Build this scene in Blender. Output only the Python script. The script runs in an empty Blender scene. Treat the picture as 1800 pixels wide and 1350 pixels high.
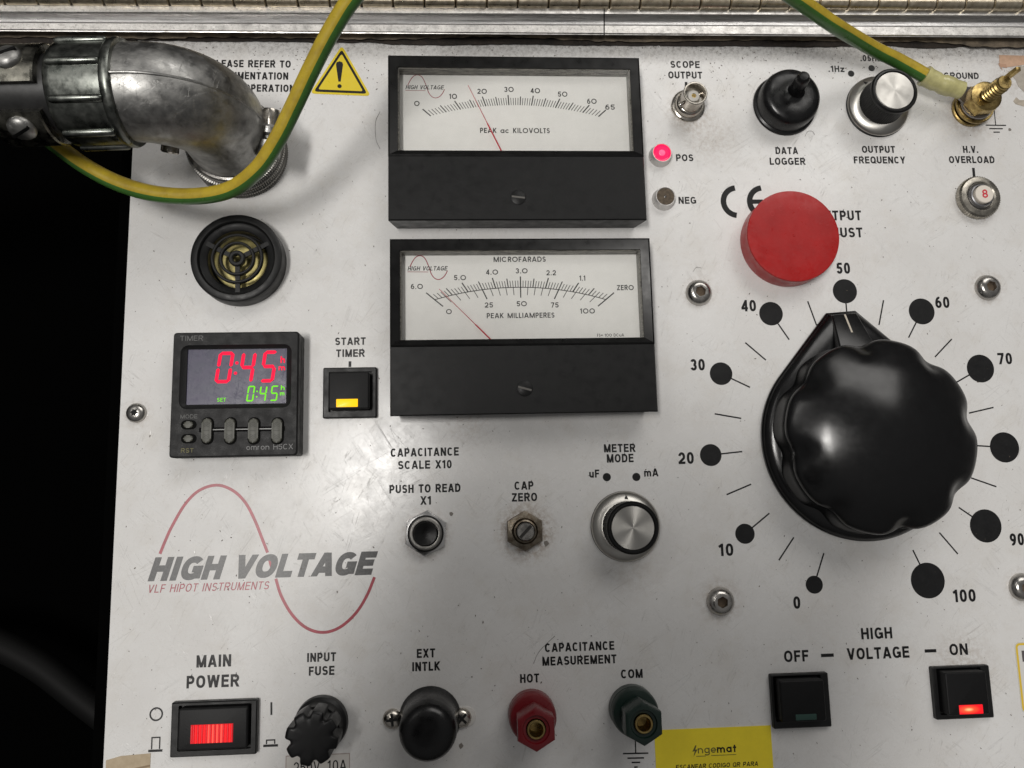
import bpy, bmesh, math, random
from mathutils import Vector, Matrix
random.seed(7)
PI = math.pi
S = bpy.context.scene
C = S.collection
# one unit is one centimetre; the panel lies in the plane z = 0
# ------------------------------------------------------------------ camera
CAMH = 28.8
ROT = Matrix(((0.99809447, 0.01500339, -0.05985262),
              (-0.02319616, 0.99007218, -0.13863264),
              (0.05717846, 0.13975682, 0.98853359)))
cam = bpy.data.objects.new('camera', bpy.data.cameras.new('camera'))
C.objects.link(cam)
cam.matrix_world = Matrix.Translation((0, 0, CAMH)) @ ROT.to_4x4()
cam.data.sensor_width = 36
cam.data.lens = 1352 / 1800 * 36
cam.data.clip_start = 0.5
cam.data.clip_end = 2000
S.camera = cam
S.view_settings.view_transform = 'Standard'
S.view_settings.look = 'None'
S.view_settings.exposure = 0
S.view_settings.gamma = 1
# ------------------------------------------------------------------ light
W = bpy.data.worlds.new('World')
S.world = W
W.use_nodes = True
wn = W.node_tree
bg = wn.nodes['Background']
tc = wn.nodes.new('ShaderNodeTexCoord')
sp = wn.nodes.new('ShaderNodeSeparateXYZ')
cr = wn.nodes.new('ShaderNodeValToRGB')
wn.links.new(tc.outputs['Generated'], sp.inputs[0])
wn.links.new(sp.outputs['Z'], cr.inputs[0])
wn.links.new(cr.outputs[0], bg.inputs[0])
cr.color_ramp.elements[0].position = 0.0
cr.color_ramp.elements[0].color = (0.16, 0.155, 0.15, 1)
cr.color_ramp.elements[1].position = 0.9
cr.color_ramp.elements[1].color = (0.62, 0.61, 0.60, 1)
bg.inputs[1].default_value = 0.30


def area(name, loc, target, sx, sy, power, col=(1, 0.97, 0.93)):
    l = bpy.data.lights.new(name, 'AREA')
    l.shape = 'RECTANGLE'
    l.size = sx
    l.size_y = sy
    l.energy = power
    l.color = col
    o = bpy.data.objects.new(name, l)
    C.objects.link(o)
    o.location = loc
    d = Vector(target) - Vector(loc)
    o.rotation_euler = d.to_track_quat('-Z', 'Y').to_euler()
    return o


# ceiling lamp seen as a reflection on the panel, and the two that light it from beyond the hinge
area('ceiling_lamp', (-40, 1, 150), (0, 5, 0), 46, 12, 80000)
area('ceiling_lamp', (-46, -12, 150), (0, 5, 0), 36, 10, 52000)
area('ceiling_lamp', (45, 95, 95), (3, 10, 0), 95, 55, 52000)
area('ceiling_lamp', (-75, 60, 110), (3, 10, 0), 60, 12, 8000)


# an added, unseen slab further down keeps lamp light off the panel's lower middle
# ------------------------------------------------------------------ helpers
def P(px, py, z=0.0):
    """point of the plane at height z that the photograph (1800 x 1350) shows at px, py"""
    d = ROT @ Vector(((px - 900) / 1352, -(py - 675) / 1352, -1))
    t = (CAMH - z) / -d.z
    return Vector((d.x * t, d.y * t, z))


def XY(px, py, z=0.0):
    v = P(px, py, z)
    return (v.x, v.y)


def nodes(m):
    m.use_nodes = True
    nt = m.node_tree
    return nt, nt.nodes['Principled BSDF']


MATS = {}


def mat(name, col, rough=0.5, metal=0.0, var=0.0, vs=1.2, dark=None, bump=0.0, bs=30, rv=0.0, coat=0.0, emit=None, es=0, ior=None,
        stretch=(1, 1, 1), spec=0.5, dust=0.0, dcol=(0.45, 0.42, 0.37), scr=0.0):
    """principled material: noise in colour, roughness and relief, dust specks and fine scratches"""
    if name in MATS:
        return MATS[name]
    m = bpy.data.materials.new(name)
    nt, b = nodes(m)
    N = nt.nodes.new
    L = nt.links.new
    b.inputs['Base Color'].default_value = (*col, 1)
    b.inputs['Roughness'].default_value = rough
    b.inputs['Metallic'].default_value = metal
    b.inputs['Coat Weight'].default_value = coat
    b.inputs['Specular IOR Level'].default_value = spec
    if ior:
        b.inputs['IOR'].default_value = ior
    t = N('ShaderNodeTexCoord')
    mp = N('ShaderNodeMapping')
    mp.inputs['Scale'].default_value = stretch
    L(t.outputs['Object'], mp.inputs[0])
    cur = None
    if var:
        n = N('ShaderNodeTexNoise')
        n.inputs['Scale'].default_value = vs
        n.inputs['Detail'].default_value = 6
        n.inputs['Roughness'].default_value = 0.65
        L(mp.outputs[0], n.inputs['Vector'])
        r = N('ShaderNodeValToRGB')
        r.color_ramp.elements[0].position = 0.3
        r.color_ramp.elements[1].position = 0.7
        dk = dark or tuple(c * (1 - var) for c in col)
        r.color_ramp.elements[0].color = (*dk, 1)
        r.color_ramp.elements[1].color = (*col, 1)
        L(n.outputs[0], r.inputs[0])
        cur = r.outputs[0]
    if dust:
        n = N('ShaderNodeTexNoise')
        n.inputs['Scale'].default_value = 9
        n.inputs['Detail'].default_value = 10
        n.inputs['Roughness'].default_value = 0.8
        L(t.outputs['Object'], n.inputs['Vector'])
        r = N('ShaderNodeValToRGB')
        r.color_ramp.elements[0].position = 0.5
        r.color_ramp.elements[1].position = 0.78
        L(n.outputs[0], r.inputs[0])
        k = N('ShaderNodeMath')
        k.operation = 'MULTIPLY'
        k.inputs[1].default_value = dust
        L(r.outputs[0], k.inputs[0])
        x = N('ShaderNodeMix')
        x.data_type = 'RGBA'
        L(k.outputs[0], x.inputs[0])
        if cur:
            L(cur, x.inputs[6])
        else:
            x.inputs[6].default_value = (*col, 1)
        x.inputs[7].default_value = (*dcol, 1)
        cur = x.outputs[2]
    if cur:
        L(cur, b.inputs['Base Color'])
    if rv:
        n = N('ShaderNodeTexNoise')
        n.inputs['Scale'].default_value = 3
        n.inputs['Detail'].default_value = 8
        L(mp.outputs[0], n.inputs['Vector'])
        r = N('ShaderNodeMapRange')
        r.inputs[1].default_value = 0.3
        r.inputs[2].default_value = 0.7
        r.inputs[3].default_value = max(0.02, rough - rv)
        r.inputs[4].default_value = min(1, rough + rv)
        L(n.outputs[0], r.inputs[0])
        L(r.outputs[0], b.inputs['Roughness'])
    if bump or scr:
        bp = N('ShaderNodeBump')
        bp.inputs['Distance'].default_value = 0.01
        if scr:
            # thin scratches: stretched noise folded to ridges, in two directions
            acc = None
            for ang, sc in ((0.6, 1.0), (-0.5, 1.3), (1.4, 0.8)):
                m2 = N('ShaderNodeMapping')
                m2.inputs['Rotation'].default_value = (0, 0, ang)
                m2.vector_type = 'TEXTURE'
                m2.inputs['Scale'].default_value = (1 / (0.2 * sc), 1 / (3.2 * sc), 3)
                L(t.outputs['Object'], m2.inputs[0])
                n = N('ShaderNodeTexNoise')
                n.inputs['Scale'].default_value = 1.6
                n.inputs['Detail'].default_value = 3
                n.inputs['Distortion'].default_value = 0.4
                L(m2.outputs[0], n.inputs['Vector'])
                a = N('ShaderNodeMath')
                a.operation = 'SUBTRACT'
                a.inputs[1].default_value = 0.5
                L(n.outputs[0], a.inputs[0])
                c = N('ShaderNodeMath')
                c.operation = 'ABSOLUTE'
                L(a.outputs[0], c.inputs[0])
                d = N('ShaderNodeMapRange')
                d.inputs[1].default_value = 0.0
                d.inputs[2].default_value = 0.0035
                d.inputs[3].default_value = 0
                d.inputs[4].default_value = 1
                L(c.outputs[0], d.inputs[0])
                if acc:
                    e = N('ShaderNodeMath')
                    e.operation = 'MULTIPLY'
                    L(acc, e.inputs[0])
                    L(d.outputs[0], e.inputs[1])
                    acc = e.outputs[0]
                else:
                    acc = d.outputs[0]
            bp2 = N('ShaderNodeBump')
            bp2.inputs['Distance'].default_value = 0.004
            bp2.inputs['Strength'].default_value = scr
            L(acc, bp2.inputs['Height'])
            L(bp2.outputs[0], bp.inputs['Normal'])
        n = N('ShaderNodeTexNoise')
        n.inputs['Scale'].default_value = bs
        n.inputs['Detail'].default_value = 4
        L(mp.outputs[0], n.inputs['Vector'])
        L(n.outputs[0], bp.inputs['Height'])
        bp.inputs['Strength'].default_value = bump
        L(bp.outputs[0], b.inputs['Normal'])
    if emit:
        b.inputs['Emission Color'].default_value = (*emit, 1)
        b.inputs['Emission Strength'].default_value = es
    MATS[name] = m
    return m


def smooth(bm, ang=35):
    bm.normal_update()
    a = math.radians(ang)
    for f in bm.faces:
        f.smooth = True
    for e in bm.edges:
        e.smooth = not (len(e.link_faces) == 2 and e.calc_face_angle(0) > a)


def link(name, bm, m, parent=None, label=None, loc=None, kind=None, ang=35, nosmooth=False):
    """link a bmesh as ONE object; with a parent the mesh is in the parent's local space"""
    if not nosmooth:
        smooth(bm, ang)
    me = bpy.data.meshes.new(name)
    bm.to_mesh(me)
    bm.free()
    for x in (m if isinstance(m, (list, tuple)) else [m]):
        me.materials.append(x)
    o = bpy.data.objects.new(name, me)
    C.objects.link(o)
    if parent:
        o.parent = parent
    if loc is not None:
        o.location = loc
    if label:
        o['label'] = label
    if kind:
        o['kind'] = kind
    return o


def thing(name, label, cat, loc=(0, 0, 0), rz=0, group=None):
    o = bpy.data.objects.new(name, None)
    o.empty_display_size = 0.5
    C.objects.link(o)
    o.location = loc
    o.rotation_euler = (0, 0, rz)
    o['label'] = label
    o['category'] = cat
    if group:
        o['group'] = group
    return o


def dup(root, loc, label, rz=0, group=None):
    r = root.copy()
    C.objects.link(r)
    r.location = loc
    r.rotation_euler = (0, 0, rz)
    r['label'] = label
    if group:
        r['group'] = group
    for ch in list(root.children):
        c = ch.copy()
        C.objects.link(c)
        c.parent = r
        for g in list(ch.children):
            d = g.copy()
            C.objects.link(d)
            d.parent = c
    return r


def BM():
    return bmesh.new()


def face(bm, vs, mi=0):
    f = bm.faces.new(vs)
    f.material_index = mi
    return f


def prism(bm, pts, z0, z1, bev=0.0, mi=0, seg=2, top_inset=0.0, bottom=True):
    """upright prism over a counter-clockwise outline"""
    n = len(pts)
    cx = sum(p[0] for p in pts) / n
    cy = sum(p[1] for p in pts) / n
    k = 1.0
    lo = [bm.verts.new((p[0], p[1], z0)) for p in pts]
    hi = []
    for p in pts:
        dx, dy = p[0] - cx, p[1] - cy
        q = max(1e-6, math.hypot(dx, dy))
        hi.append(bm.verts.new((p[0] - dx / q * top_inset, p[1] - dy / q * top_inset, z1)))
    if bottom:
        face(bm, lo[::-1], mi)
    top = face(bm, hi, mi)
    for i in range(n):
        j = (i + 1) % n
        face(bm, (lo[i], lo[j], hi[j], hi[i]), mi)
    if bev:
        bmesh.ops.bevel(bm, geom=list(top.edges), offset=bev, segments=seg, profile=0.5, affect='EDGES', clamp_overlap=True)
    return bm


def rrect(x0, x1, y0, y1, r=0.0, n=4):
    if r <= 0:
        return [(x0, y0), (x1, y0), (x1, y1), (x0, y1)]
    out = []
    for cx, cy, a in ((x1 - r, y0 + r, -PI / 2), (x1 - r, y1 - r, 0), (x0 + r, y1 - r, PI / 2), (x0 + r, y0 + r, PI)):
        for i in range(n + 1):
            t = a + i / n * PI / 2
            out.append((cx + r * math.cos(t), cy + r * math.sin(t)))
    return out


def box(bm, x0, x1, y0, y1, z0, z1, r=0.0, bev=0.0, mi=0):
    return prism(bm, rrect(x0, x1, y0, y1, r), z0, z1, bev, mi)


def circ(r, n=48, a0=0.0, c=(0, 0)):
    return [(c[0] + r * math.cos(a0 + 2 * PI * i / n), c[1] + r * math.sin(a0 + 2 * PI * i / n)) for i in range(n)]


def lathe(bm, prof, n=64, M=None, mi=0, cap=True, radf=None, c=(0, 0)):
    """turn (r, z) pairs about z; radf(angle, z) scales the radius"""
    rings = []
    for r, z in prof:
        if r < 1e-5:
            v = Vector((c[0], c[1], z))
            rings.append([bm.verts.new(M @ v if M else v)])
            continue
        row = []
        for i in range(n):
            a = 2 * PI * i / n
            k = radf(a, z) if radf else 1
            v = Vector((c[0] + r * k * math.cos(a), c[1] + r * k * math.sin(a), z))
            row.append(bm.verts.new(M @ v if M else v))
        rings.append(row)
    for a, b in zip(rings, rings[1:]):
        for i in range(n):
            j = (i + 1) % n
            if len(a) == 1 and len(b) == 1:
                continue
            if len(a) == 1:
                face(bm, (a[0], b[i], b[j])[::-1] if 0 else (a[0], b[i], b[j]), mi)
            elif len(b) == 1:
                face(bm, (a[i], a[j], b[0]), mi)
            else:
                face(bm, (a[i], a[j], b[j], b[i]), mi)
    if cap:
        if len(rings[0]) > 1:
            face(bm, rings[0][::-1], mi)
        if len(rings[-1]) > 1:
            face(bm, rings[-1], mi)
    bmesh.ops.recalc_face_normals(bm, faces=bm.faces)
    return bm


def frames(pts):
    """direction and side vectors along a path, the side kept level"""
    out = []
    for i, p in enumerate(pts):
        d = (pts[min(i + 1, len(pts) - 1)] - pts[max(i - 1, 0)]).normalized()
        s = d.cross(Vector((0, 0, 1)))
        if s.length < 1e-3:
            s = out[-1][1].copy() if out else Vector((1, 0, 0))
        s.normalize()
        u = s.cross(d).normalized()
        out.append((d, s, u))
    return out


def spline(ps, k=10):
    ps = [Vector(p) for p in ps]
    q = [2 * ps[0] - ps[1]] + ps + [2 * ps[-1] - ps[-2]]
    out = []
    for i in range(1, len(q) - 2):
        a, b, c, d = q[i - 1], q[i], q[i + 1], q[i + 2]
        for j in range(k):
            t = j / k
            out.append(0.5 * (2 * b + (c - a) * t + (2 * a - 5 * b + 4 * c - d) * t * t + (3 * b - a - 3 * c + d) * t ** 3))
    out.append(ps[-1])
    return out


def tube(bm, pts, rad, n=20, mi=0, mif=None, cap=True, radf=None):
    fr = frames(pts)
    rows = []
    for i, (p, (d, s, u)) in enumerate(zip(pts, fr)):
        r = radf(i / (len(pts) - 1)) if radf else rad
        rows.append([bm.verts.new(p + (s * math.cos(2 * PI * k / n) + u * math.sin(2 * PI * k / n)) * r) for k in range(n)])
    for a, b in zip(rows, rows[1:]):
        for k in range(n):
            l = (k + 1) % n
            face(bm, (a[k], a[l], b[l], b[k]), mif(2 * PI * (k + .5) / n) if mif else mi)
    if cap:
        face(bm, rows[0][::-1], mi)
        face(bm, rows[-1], mi)
    bmesh.ops.recalc_face_normals(bm, faces=bm.faces)
    return bm


def axis_matrix(o, d):
    """matrix whose z axis runs along d from o"""
    return Matrix.Translation(o) @ Vector(d).to_track_quat('Z', 'Y').to_matrix().to_4x4()


def ribbon(bm, pts, w, z, closed=False, cut=None):
    """flat stroke of width w along 2D points; cut = (ymin, ymax): ends that lie on them are cut level"""
    n = len(pts)
    pts = [Vector((p[0], p[1])) for p in pts]
    L, R = [], []
    for i, p in enumerate(pts):
        a = pts[(i - 1) % n] if (closed or i > 0) else None
        b = pts[(i + 1) % n] if (closed or i < n - 1) else None
        d1 = (p - a).normalized() if a is not None else None
        d2 = (b - p).normalized() if b is not None else None
        d1 = d1 if d1 is not None else d2
        d2 = d2 if d2 is not None else d1
        n1 = Vector((-d1.y, d1.x))
        n2 = Vector((-d2.y, d2.x))
        m = n1 + n2
        if m.length < 0.2:
            m = n1
        m.normalize()
        k = w / 2 / max(0.35, m.dot(n1))
        l, r = p + m * k, p - m * k
        if cut and not closed and i in (0, n - 1):
            for yc in cut:
                if abs(p.y - yc) < 1e-4 and abs(d1.y) > 0.2:
                    l = l + d1 * ((yc - l.y) / d1.y)
                    r = r + d1 * ((yc - r.y) / d1.y)
        L.append(bm.verts.new((l.x, l.y, z)))
        R.append(bm.verts.new((r.x, r.y, z)))
    for i in range(n if closed else n - 1):
        j = (i + 1) % n
        face(bm, (R[i], R[j], L[j], L[i]))


# ------------------------------------------------------------------ lettering drawn as strokes
WN = dict(A=.66, B=.6, C=.62, D=.62, E=.54, F=.5, G=.66, H=.6, I=.17, J=.48, K=.62, L=.5, M=.74, N=.62, O=.66, P=.57, Q=.66, R=.62, S=.57,
          T=.56, U=.6, V=.62, W=.92, X=.62, Y=.62, Z=.56)
WG = dict(A=.74, B=.56, C=.86, D=.7, E=.5, F=.46, G=.9, H=.68, I=.1, J=.45, K=.6, L=.42, M=.86, N=.7, O=.92, P=.52, Q=.92, R=.55, S=.5, T=.44,
          U=.64, V=.68, W=1.0, X=.6, Y=.6, Z=.54)


def arc(cx, cy, rx, ry, a0, a1, n=14, e=1.0):
    out = []
    for i in range(n + 1):
        a = math.radians(a0 + (a1 - a0) * i / n)
        c, s = math.cos(a), math.sin(a)
        out.append((cx + rx * math.copysign(abs(c) ** e, c), cy + ry * math.copysign(abs(s) ** e, s)))
    return out


def glyph(ch, w, t, geo=False):
    """strokes of one character in a box w x 1 (cap height 1); stroke thickness t; list of (points, closed)"""
    h = t / 2
    l, r, b, u, c = h, w - h, h, 1 - h, w / 2
    rx, ry = (w - t) / 2, (1 - t) / 2
    e = 1.0 if geo else 0.88
    o = []
    A = lambda p, cl=False: o.append((p, cl))
    if ch == 'A':
        A([(l * .9, 0), (c - t * .05, 1)]); A([(r + l * .1, 0), (c + t * .05, 1)]); A([(w * .25, .28), (w * .75, .28)])
    elif ch == 'B':
        A([(l, 0), (l, 1)])
        A([(l, u), (r - rx * .9, u)] + arc(r - rx * .9, .51 + (u - .51) / 2, rx * .82, (u - .51) / 2, 90, -90, 8) + [(l, .51)])
        A([(l, .51), (r - rx * .8, .51)] + arc(r - rx * .8, (b + .51) / 2, rx * .8, (.51 - b) / 2, 90, -90, 8) + [(l, b)])
    elif ch == 'C':
        A(arc(c, .5, rx, ry, 42, 318, 24, e))
    elif ch == 'D':
        A([(l, 0), (l, 1)]); A([(l, u), (c * .9, u)] + arc(c * .9, .5, r - c * .9, ry, 90, -90, 16, e) + [(l, b)])
    elif ch == 'E':
        A([(l, 0), (l, 1)]); A([(l, u), (w, u)]); A([(l, .52), (w * .94, .52)]); A([(l, b), (w, b)])
    elif ch == 'F':
        A([(l, 0), (l, 1)]); A([(l, u), (w, u)]); A([(l, .5), (w * .9, .5)])
    elif ch == 'G':
        A(arc(c, .5, rx, ry, 42, 330, 24, e)); A([(r, .06), (r, .5)]); A([(c * 1.05, .46), (w, .46)])
    elif ch == 'H':
        A([(l, 0), (l, 1)]); A([(r, 0), (r, 1)]); A([(l, .52), (r, .52)])
    elif ch == 'I':
        A([(c, 0), (c, 1)])
    elif ch == 'J':
        A([(r, 1), (r, rx + h)] + arc(c, rx + h, rx, rx, 0, -170, 12))
    elif ch == 'K':
        A([(l, 0), (l, 1)]); A([(r, 1), (l, .36)]); A([(w * .38, .52), (r, 0)])
    elif ch == 'L':
        A([(l, 0), (l, 1)]); A([(l, b), (w, b)])
    elif ch == 'M':
        A([(l, 0), (l, 1)]); A([(r, 0), (r, 1)]); A([(l, 1), (c, 0)]); A([(r, 1), (c, 0)])
    elif ch == 'N':
        A([(l, 0), (l, 1)]); A([(r, 0), (r, 1)]); A([(l, 1), (r, 0)])
    elif ch in 'O':
        A(arc(c, .5, rx, ry, 0, 352, 40, e), True)
    elif ch == 'Q':
        A(arc(c, .5, rx, ry, 0, 352, 40, e), True); A([(w * .58, .26), (w * .98, 0)])
    elif ch == 'P':
        A([(l, 0), (l, 1)]); A([(l, u), (r - rx * .8, u)] + arc(r - rx * .8, .44 + (u - .44) / 2, rx * .8, (u - .44) / 2, 90, -90, 10) + [(l, .44)])
    elif ch == 'R':
        A([(l, 0), (l, 1)]); A([(l, u), (r - rx * .8, u)] + arc(r - rx * .8, .48 + (u - .48) / 2, rx * .8, (u - .48) / 2, 90, -90, 10) + [(l, .48)])
        A([(w * .52, .48), (r + h * .2, 0)])
    elif ch == 'S':
        q = (1 - t) / 4
        A(arc(c, u - q, rx * .94, q, 20, 268, 14, .9) + arc(c, b + q, rx, q, 88, -158, 14, .9))
    elif ch == 'T':
        A([(c, 0), (c, 1)]); A([(0, u), (w, u)])
    elif ch == 'U':
        A([(l, 1), (l, rx + h)] + arc(c, rx + h, rx, rx, 180, 360, 14) + [(r, 1)])
    elif ch == 'V':
        A([(l * .9, 1), (c, 0)]); A([(r + l * .1, 1), (c, 0)])
    elif ch == 'W':
        A([(l, 1), (w * .27, 0)]); A([(w * .5, 1), (w * .27, 0)]); A([(w * .5, 1), (w * .73, 0)]); A([(r, 1), (w * .73, 0)])
    elif ch == 'X':
        A([(l, 0), (r, 1)]); A([(l, 1), (r, 0)])
    elif ch == 'Y':
        A([(c, 0), (c, .45)]); A([(l, 1), (c, .38)]); A([(r, 1), (c, .38)])
    elif ch == 'Z':
        A([(w * .03, u), (w, u)]); A([(0, b), (w, b)]); A([(r, 1 - t * .6), (l, t * .6)])
    elif ch == '0':
        A(arc(c, .5, rx, ry, 0, 352, 36, .85 if not geo else 1), True)
    elif ch == '1':
        A([(c + h * .6, 0), (c + h * .6, 1)]); A([(c + h * .6, 1 - t * .55), (0, .74)])
    elif ch == '2':
        q = .27
        A(arc(c, u - q, rx, q, 168, -35, 14) + [(l, b + t * .2), (l, b)][:1]); A([(0, b), (w, b)])
    elif ch == '3':
        q = (1 - t) / 4
        A(arc(c, u - q, rx * .92, q, 160, -90, 14)); A(arc(c, b + q, rx, q, 90, -165, 14))
    elif ch == '4':
        A([(w * .72, 0), (w * .72, 1)]); A([(0, .27), (w, .27)]); A([(w * .72, 1 - t * .3), (l * .7, .27)])
    elif ch == '5':
        A([(l * 1.4, u), (w * .96, u)]); A([(l * 1.6, 1 - t * .4), (l * 1.2, .47)]); A(arc(c * .97, .33, rx, .33 - h, 140, -160, 16))
    elif ch == '6':
        A(arc(c, .34, rx, .34 - h, 0, 352, 26), True); A(arc(c + rx * .3, .36, rx * 1.3, .64 - h, 178, 72, 12))
    elif ch == '7':
        A([(0, u), (w, u)]); A([(r, 1 - t * .7), (w * .32, 0)])
    elif ch == '8':
        q = (1 - t) / 4
        A(arc(c, u - q, rx * .9, q, 0, 348, 24), True); A(arc(c, b + q, rx, q, 0, 348, 24), True)
    elif ch == '9':
        A(arc(c, .66, rx, .34 - h, 0, 352, 26), True); A(arc(c - rx * .3, .64, rx * 1.3, .64 - h, -2, -108, 12))
    elif ch == '.':
        A([(c, 0), (c, t)])
    elif ch == '=':
        A([(0, .35), (w, .35)]); A([(0, .6), (w, .6)])
    elif ch == '!':
        A([(c, .3), (c, 1)]); A([(c, 0), (c, t)])
    elif ch in 'aeocgqdpnmrhtzu':
        x = .72
        qx, qy = rx, (x - t) / 2
        if ch == 'o':
            A(arc(c, x / 2, qx, qy, 0, 350, 24), True)
        if ch == 'a':
            A(arc(c, x / 2, qx, qy, 0, 350, 24), True); A([(r, 0), (r, x)])
        if ch == 'c':
            A(arc(c, x / 2, qx, qy, 45, 315, 16))
        if ch == 'e':
            A(arc(c, x / 2, qx, qy, 0, 318, 18)); A([(l, x / 2), (w, x / 2)])
        if ch == 'g':
            A(arc(c, x / 2, qx, qy, 0, 350, 24), True); A([(r, x), (r, -.08)] + arc(c, -.08, qx, .17, -10, -160, 8))
        if ch == 'p':
            A(arc(c, x / 2, qx, qy, 0, 350, 24), True); A([(l, -.28), (l, x)])
        if ch in 'nh':
            A([(l, 0), (l, 1 if ch == 'h' else x)]); A(arc(c, x - h - rx, rx, rx, 180, 0, 10) + [(r, 0)])
        if ch == 'r':
            A([(l, 0), (l, x)]); A(arc(c, x - h - rx, rx, rx, 180, 60, 8))
        if ch == 'm':
            k = (w - t) / 4
            A([(l, 0), (l, x)]); A(arc(l + k, x - h - k, k, k, 180, 0, 8) + [(c, 0)]); A(arc(c + k, x - h - k, k, k, 180, 0, 8) + [(r, 0)])
        if ch == 't':
            A([(c, 0), (c, .95)]); A([(0, x - h), (w, x - h)])
        if ch == 'z':
            A([(0, x - h), (w, x - h)]); A([(0, b), (w, b)]); A([(r, x - t * .6), (l, t * .6)])
        if ch == 'u':
            A([(l, x), (l, rx + h)] + arc(c, rx + h, rx, rx, 180, 360, 10)); A([(r, 0), (r, x)])
    return o


def gw(ch, t, geo):
    tab = WG if geo else WN
    if ch in tab:
        return tab[ch] if ch != 'I' else t
    if ch == ' ':
        return .3 if not geo else .36
    if ch == '1':
        return .34 if not geo else .26
    if ch.isdigit():
        return .52 if (not geo or ch != '0') else .86
    if ch in '.!':
        return t
    if ch == 'm':
        return .78
    if ch in 'tr':
        return .32
    return .52 if not geo else .68


def text_bm(bm, s, x0, x1, y, cap, t=.17, geo=False, shear=0.0, gap=None, z=0.0):
    """letters of s between x0 and x1 on baseline y, cap height cap"""
    gap = gap if gap is not None else (.13 if not geo else .15)
    Wd = sum(gw(c, t, geo) for c in s) + gap * (len(s) - 1) + shear
    k = (x1 - x0) / cap / Wd
    x = 0.0
    for ch in s:
        w = gw(ch, t, geo) * k
        if ch in 'I.!':
            w = max(w, t)
        if ch != ' ':
            for i, (pts, cl) in enumerate(glyph(ch, w, t, geo)):
                n0 = len(bm.verts)
                bm.verts.ensure_lookup_table()
                ribbon(bm, pts, t, 0, cl, (0, 1))
                bm.verts.ensure_lookup_table()
                for v in bm.verts[n0:]:
                    v.co = Vector((x0 + (x + v.co.x + shear * k * v.co.y) * cap, y + v.co.y * cap, z + i * 0.0007))
        x += w + gap * k


def caption(s, xl, yl, xr, yr, cap, m, z=0.006, parent=None, t=.17, geo=False, gap=None, shear=0.0, name='caption', label=None, origin=None):
    """printed words from baseline-left to baseline-right, all in photograph pixels"""
    a, b = P(xl, yl, z), P(xr, yr, z)
    y = (a.y + b.y) / 2
    mx, my = (xl + xr) / 2, (yl + yr) / 2
    ch = P(mx, my - cap, z).y - P(mx, my, z).y
    bm = BM()
    text_bm(bm, s, a.x, b.x, y, ch, t, geo, shear, gap, z=z)
    if origin is not None:
        for v in bm.verts:
            v.co -= Vector(origin)
    return link(name, bm, m, parent, label, nosmooth=True)


def rel(bm, o):
    for v in bm.verts:
        v.co -= Vector(o)
    return bm


def flat(bm, pts, z):
    face(bm, [bm.verts.new((p[0], p[1], z)) for p in pts])


def disc(bm, c, r, z, n=40):
    flat(bm, circ(r, n, 0, c), z)


# ------------------------------------------------------------------ materials
ink = mat('black_ink', (0.009, 0.009, 0.0095), 0.45, rv=.1, spec=.3, dust=.2, dcol=(.06, .06, .06))
ink_sheen = mat('worn_sheen_black_ink', (0.013, 0.013, 0.014), 0.38, var=.9, vs=12, dark=(.06, .06, .06), dust=.35, dcol=(.2, .2, .2))  # worn ink whose pale patches also put sheen into the colour
redink = mat('red_ink', (0.36, 0.02, 0.045), 0.38, var=.3, vs=3, dust=.2, dcol=(.6, .3, .3))
dialink = mat('dial_ink', (0.02, 0.02, 0.02), 0.6)
plastic = mat('black_plastic', (0.008, 0.0082, 0.0085), 0.42, bump=.25, bs=40, rv=.12, spec=.3, dust=.2, dcol=(.05, .047, .042))
meterp = mat('meter_black_plastic', (0.011, 0.0112, 0.0115), 0.42, var=.12, vs=1.2, bump=.15, bs=25, rv=.08, spec=.22, dust=.3, dcol=(.028, .0275, .026), scr=.2)
bezelp = mat('gloss_black_bezel', (0.004, 0.004, 0.004), 0.32, rv=.06, spec=.3, dust=.03, dcol=(.03, .03, .03))
bake = mat('polished_black_phenolic', (0.0035, 0.0035, 0.004), 0.23, var=.3, vs=2, rv=.035, bump=.012, bs=40, spec=.5, dust=.22, dcol=(.02, .02, .019))
rubber = mat('black_rubber', (0.005, 0.005, 0.0055), 0.3, rv=.1, bump=.08, bs=10, spec=.4, dust=.1, dcol=(.04, .04, .035))
chrome = mat('nickel', (0.62, 0.58, 0.52), 0.24, 1, var=.4, vs=4, rv=.12, bump=.1, bs=20)
steel = mat('stainless_steel', (0.55, 0.53, 0.5), 0.27, 1, var=.35, vs=3, rv=.1)
darksteel = mat('tarnished_nickel', (0.30, 0.27, 0.22), 0.38, 1, var=.6, vs=5, dark=(.1, .07, .045), rv=.15)
brass = mat('brass', (0.55, 0.42, 0.17), 0.3, 1, var=.5, vs=5, dark=(.2, .13, .05), rv=.12, bump=.12, bs=14)
castm = mat('scuffed_cast_metal', (.42, .415, .40), .43, 1, var=.5, vs=2.6, dark=(.23, .23, .225), rv=.14, bump=.2, bs=5, scr=.6, dust=.35, dcol=(.5, .49, .46))
olivem = mat('dark_olive_metal', (0.25, 0.26, 0.24), 0.33, 1, var=.5, vs=3, dark=(.09, .10, .09), rv=.12, bump=.15, bs=10, dust=.3, dcol=(.35, .34, .3))
alu = mat('aluminium', (0.74, 0.73, 0.72), 0.34, 1, var=.25, vs=1.0, stretch=(.2, 6, 6), rv=.1, bump=.15, bs=14, dust=.45, dcol=(.25, .23, .2), scr=.3)
aludirty = mat('dirty_aluminium', (0.78, 0.76, 0.73), 0.42, 1, var=.3, vs=2, rv=.12, bump=.4, bs=12, dust=.9, dcol=(.08, .07, .06))
hingem = mat('brass_plated_hinge', (0.74, 0.66, 0.52), 0.33, 1, var=.3, vs=4, dark=(.45, .38, .27), rv=.08, dust=.18, dcol=(.3, .25, .16))


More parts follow.
